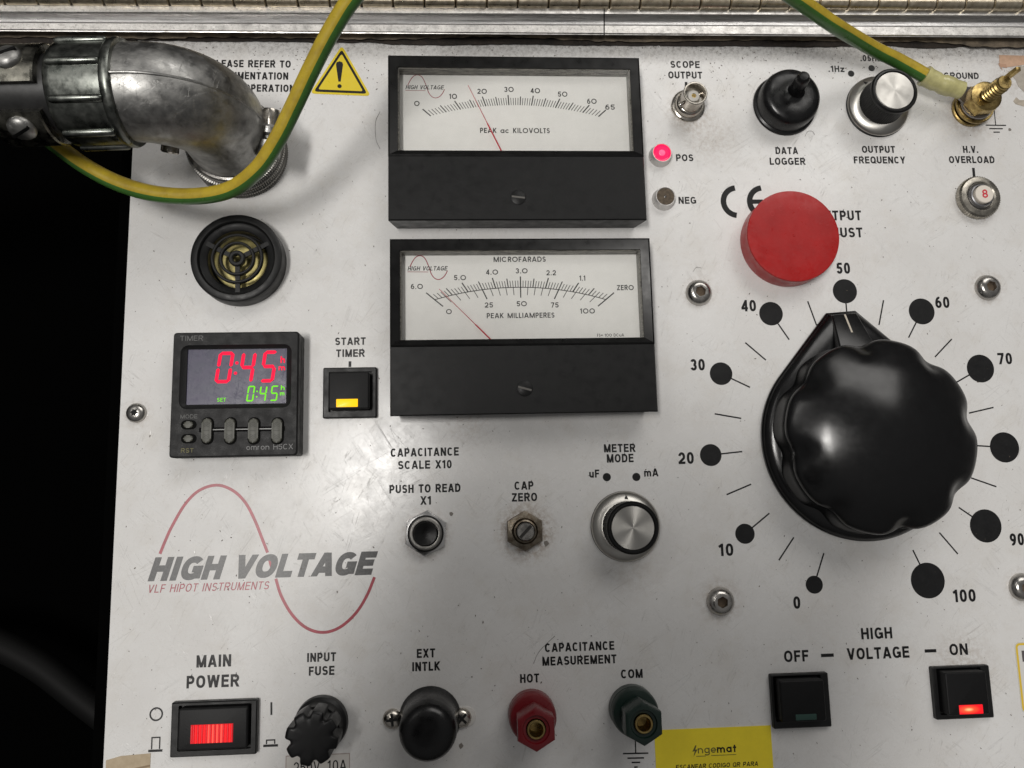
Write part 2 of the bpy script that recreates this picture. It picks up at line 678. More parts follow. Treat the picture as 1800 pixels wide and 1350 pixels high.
def radial_metal(name, col, rough):
    m = bpy.data.materials.new(name)
    nt, b = nodes(m)
    b.inputs['Base Color'].default_value = (*col, 1)
    b.inputs['Metallic'].default_value = 1
    b.inputs['Roughness'].default_value = rough
    b.inputs['Anisotropic'].default_value = 0.85
    t = nt.nodes.new('ShaderNodeTangent')
    t.direction_type = 'RADIAL'
    t.axis = 'Z'
    nt.links.new(t.outputs[0], b.inputs['Tangent'])
    tcn = nt.nodes.new('ShaderNodeTexCoord')
    n = nt.nodes.new('ShaderNodeTexNoise')
    n.inputs['Scale'].default_value = 3.5
    n.inputs['Detail'].default_value = 8
    nt.links.new(tcn.outputs['Object'], n.inputs['Vector'])
    r = nt.nodes.new('ShaderNodeMapRange')
    r.inputs[3].default_value = rough - .08
    r.inputs[4].default_value = rough + .14
    nt.links.new(n.outputs[0], r.inputs[0])
    nt.links.new(r.outputs[0], b.inputs['Roughness'])
    return m


spun = radial_metal('spun_aluminium', (0.56, 0.545, 0.51), 0.34)


def panel_material():
    m = bpy.data.materials.new('white_painted_panel')
    nt, b = nodes(m)
    N = nt.nodes.new
    L = nt.links.new
    t = N('ShaderNodeTexCoord')
    v = t.outputs['Object']

    def noise(scale, det=6, rg=.6, vec=v, dist=0.0):
        n = N('ShaderNodeTexNoise')
        n.inputs['Scale'].default_value = scale
        n.inputs['Detail'].default_value = det
        n.inputs['Roughness'].default_value = rg
        n.inputs['Distortion'].default_value = dist
        L(vec, n.inputs['Vector'])
        return n.outputs[0]

    def ramp(src, a, c, lo=0.0, hi=1.0):
        r = N('ShaderNodeMapRange')
        r.clamp = True
        r.inputs[1].default_value = a
        r.inputs[2].default_value = c
        r.inputs[3].default_value = lo
        r.inputs[4].default_value = hi
        L(src, r.inputs[0])
        return r.outputs[0]

    def math2(op, a, c):
        n = N('ShaderNodeMath')
        n.operation = op
        for i, x in enumerate((a, c)):
            if isinstance(x, (int, float)):
                n.inputs[i].default_value = x
            else:
                L(x, n.inputs[i])
        return n.outputs[0]

    def mix(f, a, c):
        x = N('ShaderNodeMix')
        x.data_type = 'RGBA'
        if isinstance(f, (int, float)):
            x.inputs[0].default_value = f
        else:
            L(f, x.inputs[0])
        for i, q in ((6, a), (7, c)):
            if isinstance(q, tuple):
                x.inputs[i].default_value = (*q, 1)
            else:
                L(q, x.inputs[i])
        return x.outputs[2]

    col = mix(ramp(noise(.25, 4), .35, .65), (.70, .69, .675), (.755, .75, .74))
    col = mix(ramp(noise(.6, 8, .7), .5, .72, 0, .35), col, (.60, .56, .50))       # broad yellowish soiling
    col = mix(ramp(noise(3.5, 10, .8), .56, .74, 0, .38), col, (.48, .44, .38))      # patchy grime
    col = mix(ramp(noise(14, 4, .7), .66, .74, 0, .75), col, (.22, .19, .16))       # fine specks
    col = mix(ramp(noise(30, 2, .5), .69, .75, 0, .6), col, (.16, .14, .12))
    # brown soiling that gathers round fittings (a stain with its own place)
    for px, py, rad, k in ((925, 935, 1.3, 1.0), (1228, 514, .85, .45), (1735, 505, .9, .5), (1266, 1056, 1.0, .55), (1795, 1031, .8, .5),
                           (1708, 195, 1.5, .5), (1715, 355, 1.15, .55), (748, 940, 1.15, .55), (1208, 195, 1.1, .5), (1690, 1168, 1.6, .35),
                           (820, 745, 1.2, .25), (1110, 1000, 1.4, .2), (1250, 240, 1.5, .3), (240, 727, .7, .4), (1780, 130, 1.2, .4)):
        c0 = P(px, py)
        d = N('ShaderNodeVectorMath')
        d.operation = 'DISTANCE'
        L(v, d.inputs[0])
        d.inputs[1].default_value = (c0.x, c0.y, 0)
        fall = ramp(d.outputs['Value'], rad * .35, rad, 1, 0)
        f = math2('MULTIPLY', fall, ramp(noise(4 + px % 3, 8, .75), .42, .6, 0, k))
        col = mix(f, col, (.27, .19, .12))
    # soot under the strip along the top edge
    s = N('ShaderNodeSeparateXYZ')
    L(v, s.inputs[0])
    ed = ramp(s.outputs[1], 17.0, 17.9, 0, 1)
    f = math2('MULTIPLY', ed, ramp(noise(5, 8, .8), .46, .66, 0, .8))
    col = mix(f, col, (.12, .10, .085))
    # scratches
    acc = None
    for ang, sc, off in ((.55, 1, 0), (-.7, 1.4, 5), (1.25, .9, 9), (2.1, 1.2, 3), (.95, 1.1, 7)):
        mp = N('ShaderNodeMapping')
        mp.inputs['Rotation'].default_value = (0, 0, ang)
        mp.inputs['Location'].default_value = (off, off * 2, 0)
        mp.vector_type = 'TEXTURE'
        mp.inputs['Scale'].default_value = (1 / (.10 * sc), 1 / (2.2 * sc), 1)
        L(v, mp.inputs[0])
        q = noise(1.0, 2, .5, mp.outputs[0], .6)
        q = math2('ABSOLUTE', math2('SUBTRACT', q, .5), 0)
        q = ramp(q, 0, .0028, 1, 0)
        q = math2('MULTIPLY', q, ramp(noise(.5 + off * .1, 3, .6), .5, .62, 0, 1))
        acc = q if acc is None else math2('MAXIMUM', acc, q)
    col = mix(math2('MULTIPLY', acc, .38), col, (.38, .36, .33))
    L(col, b.inputs['Base Color'])
    ro = ramp(noise(1.3, 10, .75), .3, .7, .17, .36)
    L(ro, b.inputs['Roughness'])
    b1 = N('ShaderNodeBump')
    b1.inputs['Distance'].default_value = .01
    b1.inputs['Strength'].default_value = .16
    L(noise(7, 6, .65), b1.inputs['Height'])
    b2 = N('ShaderNodeBump')
    b2.inputs['Distance'].default_value = .006
    b2.inputs['Strength'].default_value = .8
    b2.invert = True
    L(acc, b2.inputs['Height'])
    L(b1.outputs[0], b2.inputs['Normal'])
    L(b2.outputs[0], b.inputs['Normal'])
    return m


panelm = panel_material()

# ------------------------------------------------------------------ the panel and its printing
bm = BM()
x0 = -12.66
ya = P(600, 71).y
prism(bm, [(x0, -14), (30, -14), (30, ya + .05), (x0, ya + .05)], -0.25, 0, bev=.02)
panel = link('front_panel', bm, panelm, kind='structure')
panel['label'] = 'white painted metal control panel, soiled and scratched'

bm = BM()
flat(bm, [(-90, -80), (110, -80), (110, 90), (-90, 90)], -9)
link('case_floor', bm, mat('black_lining', (.0012, .0012, .0012), 1.0, ior=1.01), kind='structure')
bm = BM()
box(bm, x0 - .6, x0 - .12, -30, ya, -9, -.5)
link('case_wall', bm, mat('black_lining_wall', (.0015, .0015, .0015), 1.0, ior=1.01), kind='structure')


def words(s, xl, yl, xr, yr, cap, t=.205, m=None, **k):
    return caption(s, xl, yl, xr, yr, cap, m or ink, parent=panel, t=t, label='printed words %s' % s if 0 else None, **k)


T1 = .205
for a in (
        ('PLEASE REFER TO', 370, 118, 511, 118.5, 12.6), ('DOCUMENTATION', 374, 139.5, 506.5, 139.5, 12.8), ('BEFORE OPERATION', 362, 161, 518, 161, 12.8),
        ('SCOPE', 1178.8, 119.3, 1230.2, 119.3, 12), ('OUTPUT', 1175, 138, 1234.7, 138, 12.2),
        ('POS', 1188.7, 283.2, 1219, 283.2, 12), ('NEG', 1193, 358.2, 1224, 358.2, 12.2),
        ('DATA', 1363.6, 270.8, 1403, 270.8, 12.3), ('LOGGER', 1353.4, 289.7, 1416, 289.7, 12.5),
        ('.1Hz', 1456.4, 127, 1484.6, 126, 11), ('.05Hz', 1512.7, 108, 1549, 107.5, 11), ('GROUND', 1660, 138.5, 1721, 138.5, 11),
        ('OUTPUT', 1515.7, 268.7, 1574, 268.7, 12.2), ('FREQUENCY', 1501.4, 287.3, 1591.8, 287.3, 12.3),
        ('H.V.', 1693.4, 268.6, 1720, 268.6, 12.2), ('OVERLOAD', 1668.8, 286.9, 1748.8, 286.5, 12.2),
        ('OUTPUT', 1435, 387.5, 1514.7, 387, 17.2), ('ADJUST', 1435, 417.5, 1517, 417, 17.2),
        ('CAPACITANCE', 686.7, 803, 806.5, 801, 14.8), ('SCALE X10', 699.7, 825, 794, 823, 14.6), ('PUSH TO READ', 684.5, 867.5, 809.6, 864.5, 14.8),
        ('X1', 739, 887.2, 758, 887, 15), ('CAP', 904.5, 861, 938, 860.5, 14.6), ('ZERO', 899.8, 881.5, 944.3, 881, 14.8),
        ('METER', 1062, 795.5, 1117, 794, 14.4), ('MODE', 1067, 813.2, 1113.9, 812.4, 14.8), ('uF', 1036, 840, 1053.8, 839, 14), ('mA', 1132.5, 838, 1157.4, 837, 14),
        ('START', 589, 606.7, 642.7, 606, 13.2), ('TIMER', 590.7, 627.8, 641, 627, 13.4),
        ('EXT', 732.7, 1156.5, 765, 1155.5, 15.8), ('INTLK', 724.6, 1180, 773.8, 1178.5, 16), ('CAPACITANCE', 958, 1146, 1080, 1142.5, 15.5),
        ('MEASUREMENT', 953.6, 1170, 1084, 1166, 15.5), ('HOT', 914.4, 1200.5, 948, 1199.5, 15.6), ('COM', 1091.8, 1192.5, 1130, 1191.5, 15.6),
        ('MAIN', 345, 1173.5, 406, 1171.5, 21.6), ('POWER', 327.5, 1210.5, 420, 1206.5, 22), ('INPUT', 539.7, 1164, 590.6, 1162, 15.8), ('FUSE', 542.8, 1188, 587.8, 1186, 16),
        ('HIGH', 1514.6, 1123.5, 1569, 1122.5, 20), ('VOLTAGE', 1490, 1160, 1599, 1156, 20.4), ('OFF', 1379, 1164.5, 1422, 1162, 20.2), ('ON', 1670, 1152, 1702, 1151, 20.2)):
    words(*a)
for a in (('40', 1303.7, 547.5, 1329.5, 547, 20), ('30', 1214, 651.5, 1239.4, 651, 20.3), ('50', 1471, 481.3, 1495, 481, 19.6), ('60', 1645, 541.7, 1669.8, 541, 19.8),
          ('70', 1755, 640.5, 1780, 640, 20), ('80', 1806, 798, 1832, 797, 21), ('90', 1776.5, 959, 1801, 958.5, 21.5), ('100', 1677, 1058.8, 1716, 1057.5, 22.3),
          ('0', 1395.5, 1070.3, 1407.5, 1070, 22), ('10', 1264.5, 977.5, 1289.6, 977, 21.8), ('20', 1193, 816, 1220, 815, 20.8)):
    words(*a, name='dial_number')


def bar(px0, py0, px1, py1, w, name='printed_line', m=ink, z=.006, parent=panel, origin=None):
    """printed line between two pixels, w pixels wide"""
    a, b = XY(px0, py0, z), XY(px1, py1, z)
    mx, my = (px0 + px1) / 2, (py0 + py1) / 2
    s = (P(mx + 1, my, z) - P(mx, my, z)).length
    bm = BM()
    ribbon(bm, [a, b], w * s, z)
    if origin is not None:
        rel(bm, origin)
    return link(name, bm, m, parent, nosmooth=True)


def hbar(x0, x1, y, w, **k):
    a, b = P(x0, y), P(x1, y)
    yy = (a.y + b.y) / 2
    bm = BM()
    s = w / 47 / 2
    flat(bm, [(a.x, yy - s), (b.x, yy - s), (b.x, yy + s), (a.x, yy + s)], .0055)
    return link(k.get('name', 'printed_line'), bm, ink, panel, nosmooth=True)


hbar(1443, 1465.6, 1151.8, 5.5)
hbar(1625.3, 1645.7, 1144, 5.5)
bar(1206, 144, 1206, 153, 4.6)
bar(1711, 295, 1712.5, 312, 4.6)
bar(615.2, 635, 615, 645, 4.8)
# dial of the big knob
DC = Vector((15.042, 1.713, 0))
for i in range(11):
    th = math.radians(90.3 - (i - 5) * 31.575)
    r = [16.2, 18, 19.8, 20.6, 21.6, 22.2, 23.8, 25.3, 27.2, 29.6, 32][i]
    r = r / [49.5, 48.5, 47.6, 46.6, 45.8, 45.3, 45.2, 45.6, 46.3, 47.3, 48.6][i]
    cpt = (DC.x + 5.831 * math.cos(th), DC.y + 5.831 * math.sin(th))
    bm = BM()
    disc(bm, cpt, r, .0065, 48)
    link('dial_dot', bm, ink, panel, nosmooth=True)
    bm = BM()
    ribbon(bm, [(DC.x + q * math.cos(th), DC.y + q * math.sin(th)) for q in (4.60, 5.831 - r + .01)], .055, .0055)
    link('dial_tick', bm, ink, panel, nosmooth=True)
    if i < 10:
        th -= math.radians(31.575 / 2)
        bm = BM()
        ribbon(bm, [(DC.x + q * math.cos(th), DC.y + q * math.sin(th)) for q in (4.62, 5.66)], .055, .0055)
        link('dial_tick', bm, ink, panel, nosmooth=True)
for px, py, r in ((1496, 129.5, 6), (1532, 120, 6), (1066.6, 838.7, 7.3), (1118.5, 838.4, 7.3)):
    bm = BM()
    disc(bm, XY(px, py), r / (44 if py < 400 else 47.5), .0065, 32)
    link('printed_dot', bm, ink, panel, nosmooth=True)
# earth signs
for x0_, y0_, x1_, y1_, w in ((1747, 187, 1750.3, 220, 1.6), (1732.5, 220, 1768.6, 220.3, 2.0), (1739, 226, 1763, 226.2, 2.0), (1746.4, 232.2, 1757.7, 232.3, 2.0),
                              (1116.7, 1296, 1117.5, 1324, 2.0), (1095, 1324.8, 1139.7, 1323.8, 2.4), (1103, 1332.8, 1132, 1332.2, 2.4), (1110.4, 1340.4, 1125.4, 1340, 2.4), (1115, 1348.5, 1121, 1348.3, 2.4)):
    bar(x0_, y0_, x1_, y1_, w, 'earth_sign_line')
# power symbols
bm = BM()
c0 = XY(274.7, 1255.3)
ribbon(bm, circ(.205, 36, 0, c0), .055, .006, True)
link('off_symbol', bm, ink, panel, nosmooth=True)
bar(477, 1234.4, 477, 1256.7, 3.4, 'on_symbol')
for (a, b, c, d), (e, f, g, w) in (((266.5, 1296, 281.2, 1317), (260.6, 285.6, 1319, 4)), ((468.5, 1300.5, 483, 1308), (462.8, 488.6, 1310, 4))):
    p, q = P(a, d), P(c, b)
    bm = BM()
    ribbon(bm, [(p.x, p.y), (p.x, q.y), (q.x, q.y), (q.x, p.y)], .045, .0055)
    p, q = P(e, g), P(f, g)
    flat(bm, [(p.x, q.y - .04), (q.x, q.y - .04), (q.x, q.y + .04), (p.x, q.y + .04)], .0065)
    link('button_symbol', bm, ink, panel, nosmooth=True)
# CE mark
for cx, x_r in ((1292.5, 0), (1338.5, 1)):
    a = P(cx, 354.5)
    R = 30.5 / 45
    bm = BM()
    ribbon(bm, arc(a.x + .08, a.y, R - .115, R - .105, 96, 264, 26), .225, .0055)
    if x_r:
        flat(bm, [(a.x - .5, a.y - .09), (a.x + .06, a.y - .09), (a.x + .06, a.y + .09), (a.x - .5, a.y + .09)], .0062)
    link('conformity_mark', bm, ink, panel, nosmooth=True)

LOGO = [(292, 553), (330, 460), (370, 375), (450, 240), (540, 152), (650, 118), (750, 150), (830, 225), (890, 335), (940, 460), (973, 545)]
LOGOB = [(985, 588), (1005, 662)]
LOGOC = [(1025, 710), (1060, 820), (1130, 940), (1220, 1022), (1325, 1050), (1430, 1018), (1530, 930), (1600, 820), (1650, 700)]


def logo(fx, z, w, parent, origin=(0, 0, 0), full=True):
    for seg in ((LOGO, LOGOB, LOGOC) if full else ([LOGO[0:] + LOGOB + LOGOC][0],)):
        pts = spline([(*XY(*fx(x, y), z), 0) for x, y in seg], 6)
        bm = BM()
        ribbon(bm, [(p.x, p.y) for p in pts], w, z)
        rel(bm, origin)
        link('logo_wave', bm, redink, parent, nosmooth=True)


logo(lambda x, y: (200 + x / 3.6, 820 + y / 3.6), .005, .105, panel)
caption('HIGH VOLTAGE', 259.2, 1022.8, 664.5, 1009.2, 41.5, ink_sheen, z=.007, parent=panel, t=.27, gap=.045, shear=.22, name='logo_lettering')
caption('VLF HIPOT INSTRUMENTS', 258.9, 1042, 474.5, 1036, 14.2, redink, z=.007, parent=panel, t=.12, gap=.17, shear=.2, name='logo_lettering')

# loose dirt on the paint
bm = BM()
for i in range(1500):
    if random.random() < .45:
        px, py = random.uniform(235, 1800), 80 + abs(random.gauss(0, 60))
    else:
        px, py = random.uniform(200, 1800), random.uniform(90, 1350)
    p = P(px, py)
    if p.x < -12.4:
        continue
    r = random.choice((.008, .01, .012, .015, .02))
    a0 = random.uniform(0, 6)
    el = random.uniform(1, 2.6)
    pts = []
    for k in range(5):
        a = k * 2 * PI / 5
        x, y = r * el * math.cos(a) * random.uniform(.6, 1.2), r * math.sin(a) * random.uniform(.6, 1.2)
        pts.append((p.x + x * math.cos(a0) - y * math.sin(a0), p.y + x * math.sin(a0) + y * math.cos(a0)))
    prism(bm, pts, .001, .009)
link('dirt_specks', bm, mat('dirt', (.10, .08, .065), .9), kind='stuff', nosmooth=True)
o = bpy.data.objects['dirt_specks']
o['label'] = 'loose dark specks of dirt scattered over the white panel'
o['category'] = 'dirt'
# paint chips
for px, py, r in ((960, 955, .10), (793, 903, .07), (810, 1311, .08), (1775, 228, .07)):
    bm = BM()
    p = P(px, py)
    prism(bm, [(r * math.cos(a) * random.uniform(.7, 1.3), r * 1.2 * math.sin(a) * random.uniform(.6, 1.3)) for a in (0, 1.2, 2.4, 3.3, 4.4, 5.4)], .002, .008)
    link('paint_chip', bm, mat('bare_metal_chip', (.2, .18, .16), .6), panel, loc=(p.x, p.y, 0))
# hairs
for pts in ([(668, 196), (660, 215), (661, 245), (668, 262)], [(1415, 240), (1420, 231), (1428, 231), (1432, 237)], [(938, 1166), (948, 1145), (975, 1118)],
            [(1218, 478), (1224, 470), (1233, 471)]):
    q = spline([P(x, y, .012) for x, y in pts], 8)
    bm = BM()
    tube(bm, q, .006, 5)
    o = link('hair', bm, mat('hair_fibre', (.08, .07, .06), .7), panel)

# ------------------------------------------------------------------ rim of the case: gasket, channel, hinge


def strip(name, rows, m, x0=-200, x1=2000, n=1, **k):
    """long piece across the top; rows = (pixel y at x=0, pixel y at x=1800, height)"""
    bm = BM()
    prev = None
    N_ = n
    for ya_, yb_, z in rows:
        row = []
        for i in range(N_ + 1):
            px = x0 + (x1 - x0) * i / N_
            row.append(bm.verts.new(P(px, ya_ + (yb_ - ya_) * px / 1800, z)))
        if prev:
            for i in range(N_):
                face(bm, (row[i], row[i + 1], prev[i + 1], prev[i]))
        prev = row
    bmesh.ops.recalc_face_normals(bm, faces=bm.faces)
    return link(name, bm, m, **k)


# rows run from the hinge down to the panel
for a, b, lab in ((-500, 1061, 'left length of dented aluminium channel below the hinge'), (1063, 2300, 'right length of aluminium channel, butted end to end with the left one')):
    t_ = thing('aluminium_channel', lab, 'metal channel', P((a + b) / 2, 50, 0), group='aluminium channels along the hinge')
    dz = 0 if a < 0 else -.02
    o = strip('channel_ledge', ((8, 19, 0.55 + dz), (9, 20, 0.90 + dz), (20, 27, 0.90 + dz), (22.5, 29, 0.86 + dz)), aludirty, a, b)
    p = strip('channel_groove', ((22.8, 29.3, 0.83 + dz), (24, 31, 0.63 + dz), (38, 46, 0.61 + dz), (40, 48, 0.75 + dz)), alu, a, b)
    q = strip('channel_flange', ((40.3, 48.3, 0.77 + dz), (51, 62.5, 0.75 + dz), (53, 64.5, 0.71 + dz), (54.5, 66, .7 + dz), (54.8, 66.3, .1)), aludirty, a, b)
    for c in (o, p, q):
        for v in c.data.vertices:
            v.co -= t_.location
        c.parent = t_

hl = thing('piano_hinge', 'long brass plated piano hinge with rows of knuckles along the top edge', 'hinge', P(900, 0, 0))
o = strip('hinge_leaf', ((-60, -48, .9), (-16, -4, .9)), hingem, -500, 2300)
for v in o.data.vertices:
    v.co -= hl.location
o.parent = hl
z_ = .95
pa, pb = P(0, -4, z_), P(1800, 9, z_)
dr = (pb - pa).normalized()
k0 = None
pitch = 1.215
R_ = .27
bmk = BM()
lathe(bmk, [(R_ - .05, 0), (R_, .035), (R_, pitch - .07), (R_ - .05, pitch - .035)], 20)
mk = link('knuckle', bmk, hingem, hl)
start = P(20 / 2, 3, z_) - dr * pitch * 4
M_ = axis_matrix((0, 0, 0), dr)
for i in range(44):
    o = mk if i == 0 else mk.copy()
    if i:
        C.objects.link(o)
    o.parent = hl
    yy = start + dr * pitch * i
    ref = pa + dr * ((yy - pa).dot(dr))
    o.matrix_local = Matrix.Translation(ref - hl.location) @ M_ @ Matrix.Rotation(random.uniform(-.5, .5), 4, 'Z')

foam = mat('crumbling_black_foam', (.012, .011, .011), .95, var=.5, vs=1.1, dark=(.045, .035, .028), bump=1, bs=14, dust=.5, dcol=(.13, .1, .08))
tanm = mat('old_glue_strip', (.30, .24, .17), .8, var=.6, vs=1.5, dark=(.06, .05, .04), bump=.8, bs=12, dust=.7, dcol=(.06, .045, .035))
gs = thing('foam_gasket', 'crumbling dark foam gasket between aluminium channel and white panel', 'gasket', P(900, 70, 0))
bm = BM()
N_ = 420
rows = [[], [], [], []]
from mathutils import noise as mn
for i in range(N_ + 1):
    px = -300 + 2500 * i / N_
    lower = 71 + 10 * px / 1800 + 2.6 * mn.noise(Vector((px * .006, 3, 0))) + 1.6 * mn.noise(Vector((px * .03, 1, 0))) + 1.2 * mn.noise(Vector((px * .11, 9, 0)))
    if 640 < px < 1560:
        lower += 3.5 * min(1, (px - 640) / 60, (1560 - px) / 60)
    if px < 240:
        lower += (240 - px) * .10
    if 1560 < px < 1720:
        lower += 5 * math.sin((px - 1560) / 160 * PI)
    up = 54 + 12 * px / 1800
    rows[0].append(bm.verts.new(P(px, up - 4, .12) - gs.location))
    rows[1].append(bm.verts.new(P(px, up + (lower - up) * .45, .16 + .06 * mn.noise(Vector((px * .07, 5, 0)))) - gs.location))
    rows[2].append(bm.verts.new(P(px, lower - 1.2, .10 + .05 * mn.noise(Vector((px * .09, 7, 0)))) - gs.location))
    rows[3].append(bm.verts.new(P(px, lower, .004) - gs.location))
for a, b in zip(rows, rows[1:]):
    for i in range(N_):
        face(bm, (b[i], b[i + 1], a[i + 1], a[i]))
link('foam_strip', bm, foam, gs)
bm = BM()
rr = [[], []]
for i in range(N_ + 1):
    px = -300 + 2500 * i / N_
    up = 54 + 12 * px / 1800
    w = 9 + 6 * mn.noise(Vector((px * .004, 8, 0))) + 3 * mn.noise(Vector((px * .05, 2, 0)))
    if px > 1640:
        w += min(8, (px - 1640) * .1)
    if px < 330:
        w += 3
    w = max(1.0, w)
    rr[0].append(bm.verts.new(P(px, up - 4, .27) - gs.location))
    rr[1].append(bm.verts.new(P(px, up + w, .235) - gs.location))
for i in range(N_):
    face(bm, (rr[1][i], rr[1][i + 1], rr[0][i + 1], rr[0][i]))
link('glue_strip', bm, tanm, gs)

# ------------------------------------------------------------------ screws
sk = thing('socket_screw', 'domed hex socket screw below left of the red plunger', 'screw', P(1228, 515), group='hex socket screws round the big dial')
bm = BM()
hexo = circ(.215, 6, .3)
prof = [(.52, 0), (.52, .04), (.49, .12), (.42, .22), (.33, .28), (.26, .295)]
rings = []
for r, z in prof:
    rings.append([bm.verts.new((r * math.cos(2 * PI * i / 48), r * math.sin(2 * PI * i / 48), z)) for i in range(48)])


def hexr(i, rad=.215, off=.3, n=48):
    a = 2 * PI * i / n - off
    s = (a % (PI / 3)) - PI / 6
    return rad * math.cos(PI / 6) / math.cos(s)


for z, k in ((.29, 1.0), (.12, .97)):
    rings.append([bm.verts.new((hexr(i) * k * math.cos(2 * PI * i / 48), hexr(i) * k * math.sin(2 * PI * i / 48), z)) for i in range(48)])
for a, b in zip(rings, rings[1:]):
    for i in range(48):
        j = (i + 1) % 48
        face(bm, (a[i], a[j], b[j], b[i]))
link('screw_head', bm, steel, sk)
bm = BM()
prism(bm, circ(.24, 24), .05, .12)
link('socket', bm, mat('rusty_socket', (.12, .085, .055), .8, var=.5, vs=8, bump=.5), sk)
dup(sk, P(1735, 506), 'domed hex socket screw right of dial mark 60, under the overload button', .5)
dup(sk, P(1266, 1057), 'domed hex socket screw with dark socket below dial mark 10', 1.2)
dup(sk, P(1796, 1032), 'domed hex socket screw cut by the right edge of the picture', .2)


def cross_screw(name, label, loc, r, m, group=None, star=False, ang=.4):
    t_ = thing(name, label, 'screw', loc, ang, group)
    bm = BM()
    lathe(bm, [(r, 0), (r, .05), (r * .88, .13), (r * .6, .19), (r * .3, .21), (0, .213)], 36)
    link('screw_head', bm, m, t_)
    bm = BM()
    if star:
        pts = [((r * (.42 if i % 2 else .26)) * math.cos(i * PI / 6), (r * (.42 if i % 2 else .26)) * math.sin(i * PI / 6)) for i in range(12)]
        prism(bm, pts, .12, .216)
        link('socket', bm, mat('dark_recess', (.01, .01, .01), .9), t_)
    else:
        box(bm, -r * .62, r * .62, -r * .13, r * .13, .14, .215)
        box(bm, -r * .13, r * .13, -r * .62, r * .62, .14, .2165)
        link('socket', bm, mat('dark_recess', (.01, .01, .01), .9), t_)
    return t_


cross_screw('star_screw', 'small round star socket screw left of the timer at the panel edge', P(240, 726), .36, steel, star=True)
cross_screw('cross_head_screw', 'shiny cross head screw at the left of the black interlock cap', P(690, 1263), .34, chrome, 'screws of the interlock socket', ang=.1)
cross_screw('cross_head_screw', 'shiny cross head screw at the right of the black interlock cap', P(812, 1261), .34, chrome, 'screws of the interlock socket', ang=.8)

# ------------------------------------------------------------------ analog meters
dialm = mat('meter_face_paper', (.84, .835, .81), .6, var=.06, vs=1.5, dust=.12, dcol=(.4, .38, .32))
needle = mat('needle_red', (.55, .02, .04), .45)
glass = bpy.data.materials.new('clear_window')
nt, b = nodes(glass)
nt.nodes.remove(b)
out = nt.nodes['Material Output']
tr = nt.nodes.new('ShaderNodeBsdfTransparent')
tr.inputs[0].default_value = (.985, .985, .98, 1)
gl = nt.nodes.new('ShaderNodeBsdfGlossy')
gl.inputs['Roughness'].default_value = .12
mx = nt.nodes.new('ShaderNodeMixShader')
fr_ = nt.nodes.new('ShaderNodeFresnel')
fr_.inputs[0].default_value = 1.45
nt.links.new(fr_.outputs[0], mx.inputs[0])
nt.links.new(tr.outputs[0], mx.inputs[1])
nt.links.new(gl.outputs[0], mx.inputs[2])
nt.links.new(mx.outputs[0], out.inputs[0])

ZF, ZD = 1.25, .62


def circle3(a, b, c):
    ax, ay = a; bx, by = b; cx_, cy_ = c
    d = 2 * (ax * (by - cy_) + bx * (cy_ - ay) + cx_ * (ay - by))
    ux = ((ax * ax + ay * ay) * (by - cy_) + (bx * bx + by * by) * (cy_ - ay) + (cx_ ** 2 + cy_ ** 2) * (ay - by)) / d
    uy = ((ax * ax + ay * ay) * (cx_ - bx) + (bx * bx + by * by) * (ax - cx_) + (cx_ ** 2 + cy_ ** 2) * (bx - ax)) / d
    return ux, uy, math.hypot(ax - ux, ay - uy)


def ray_arc(pv, th, cir):
    """point where the ray from pv at angle th (from straight up, clockwise) meets the flat arc"""
    dx, dy = math.sin(th), math.cos(th)
    fx, fy = pv[0] - cir[0], pv[1] - cir[1]
    bq = fx * dx + fy * dy
    cq = fx * fx + fy * fy - cir[2] ** 2
    t = -bq + math.sqrt(max(0, bq * bq - cq))
    return t, dx, dy


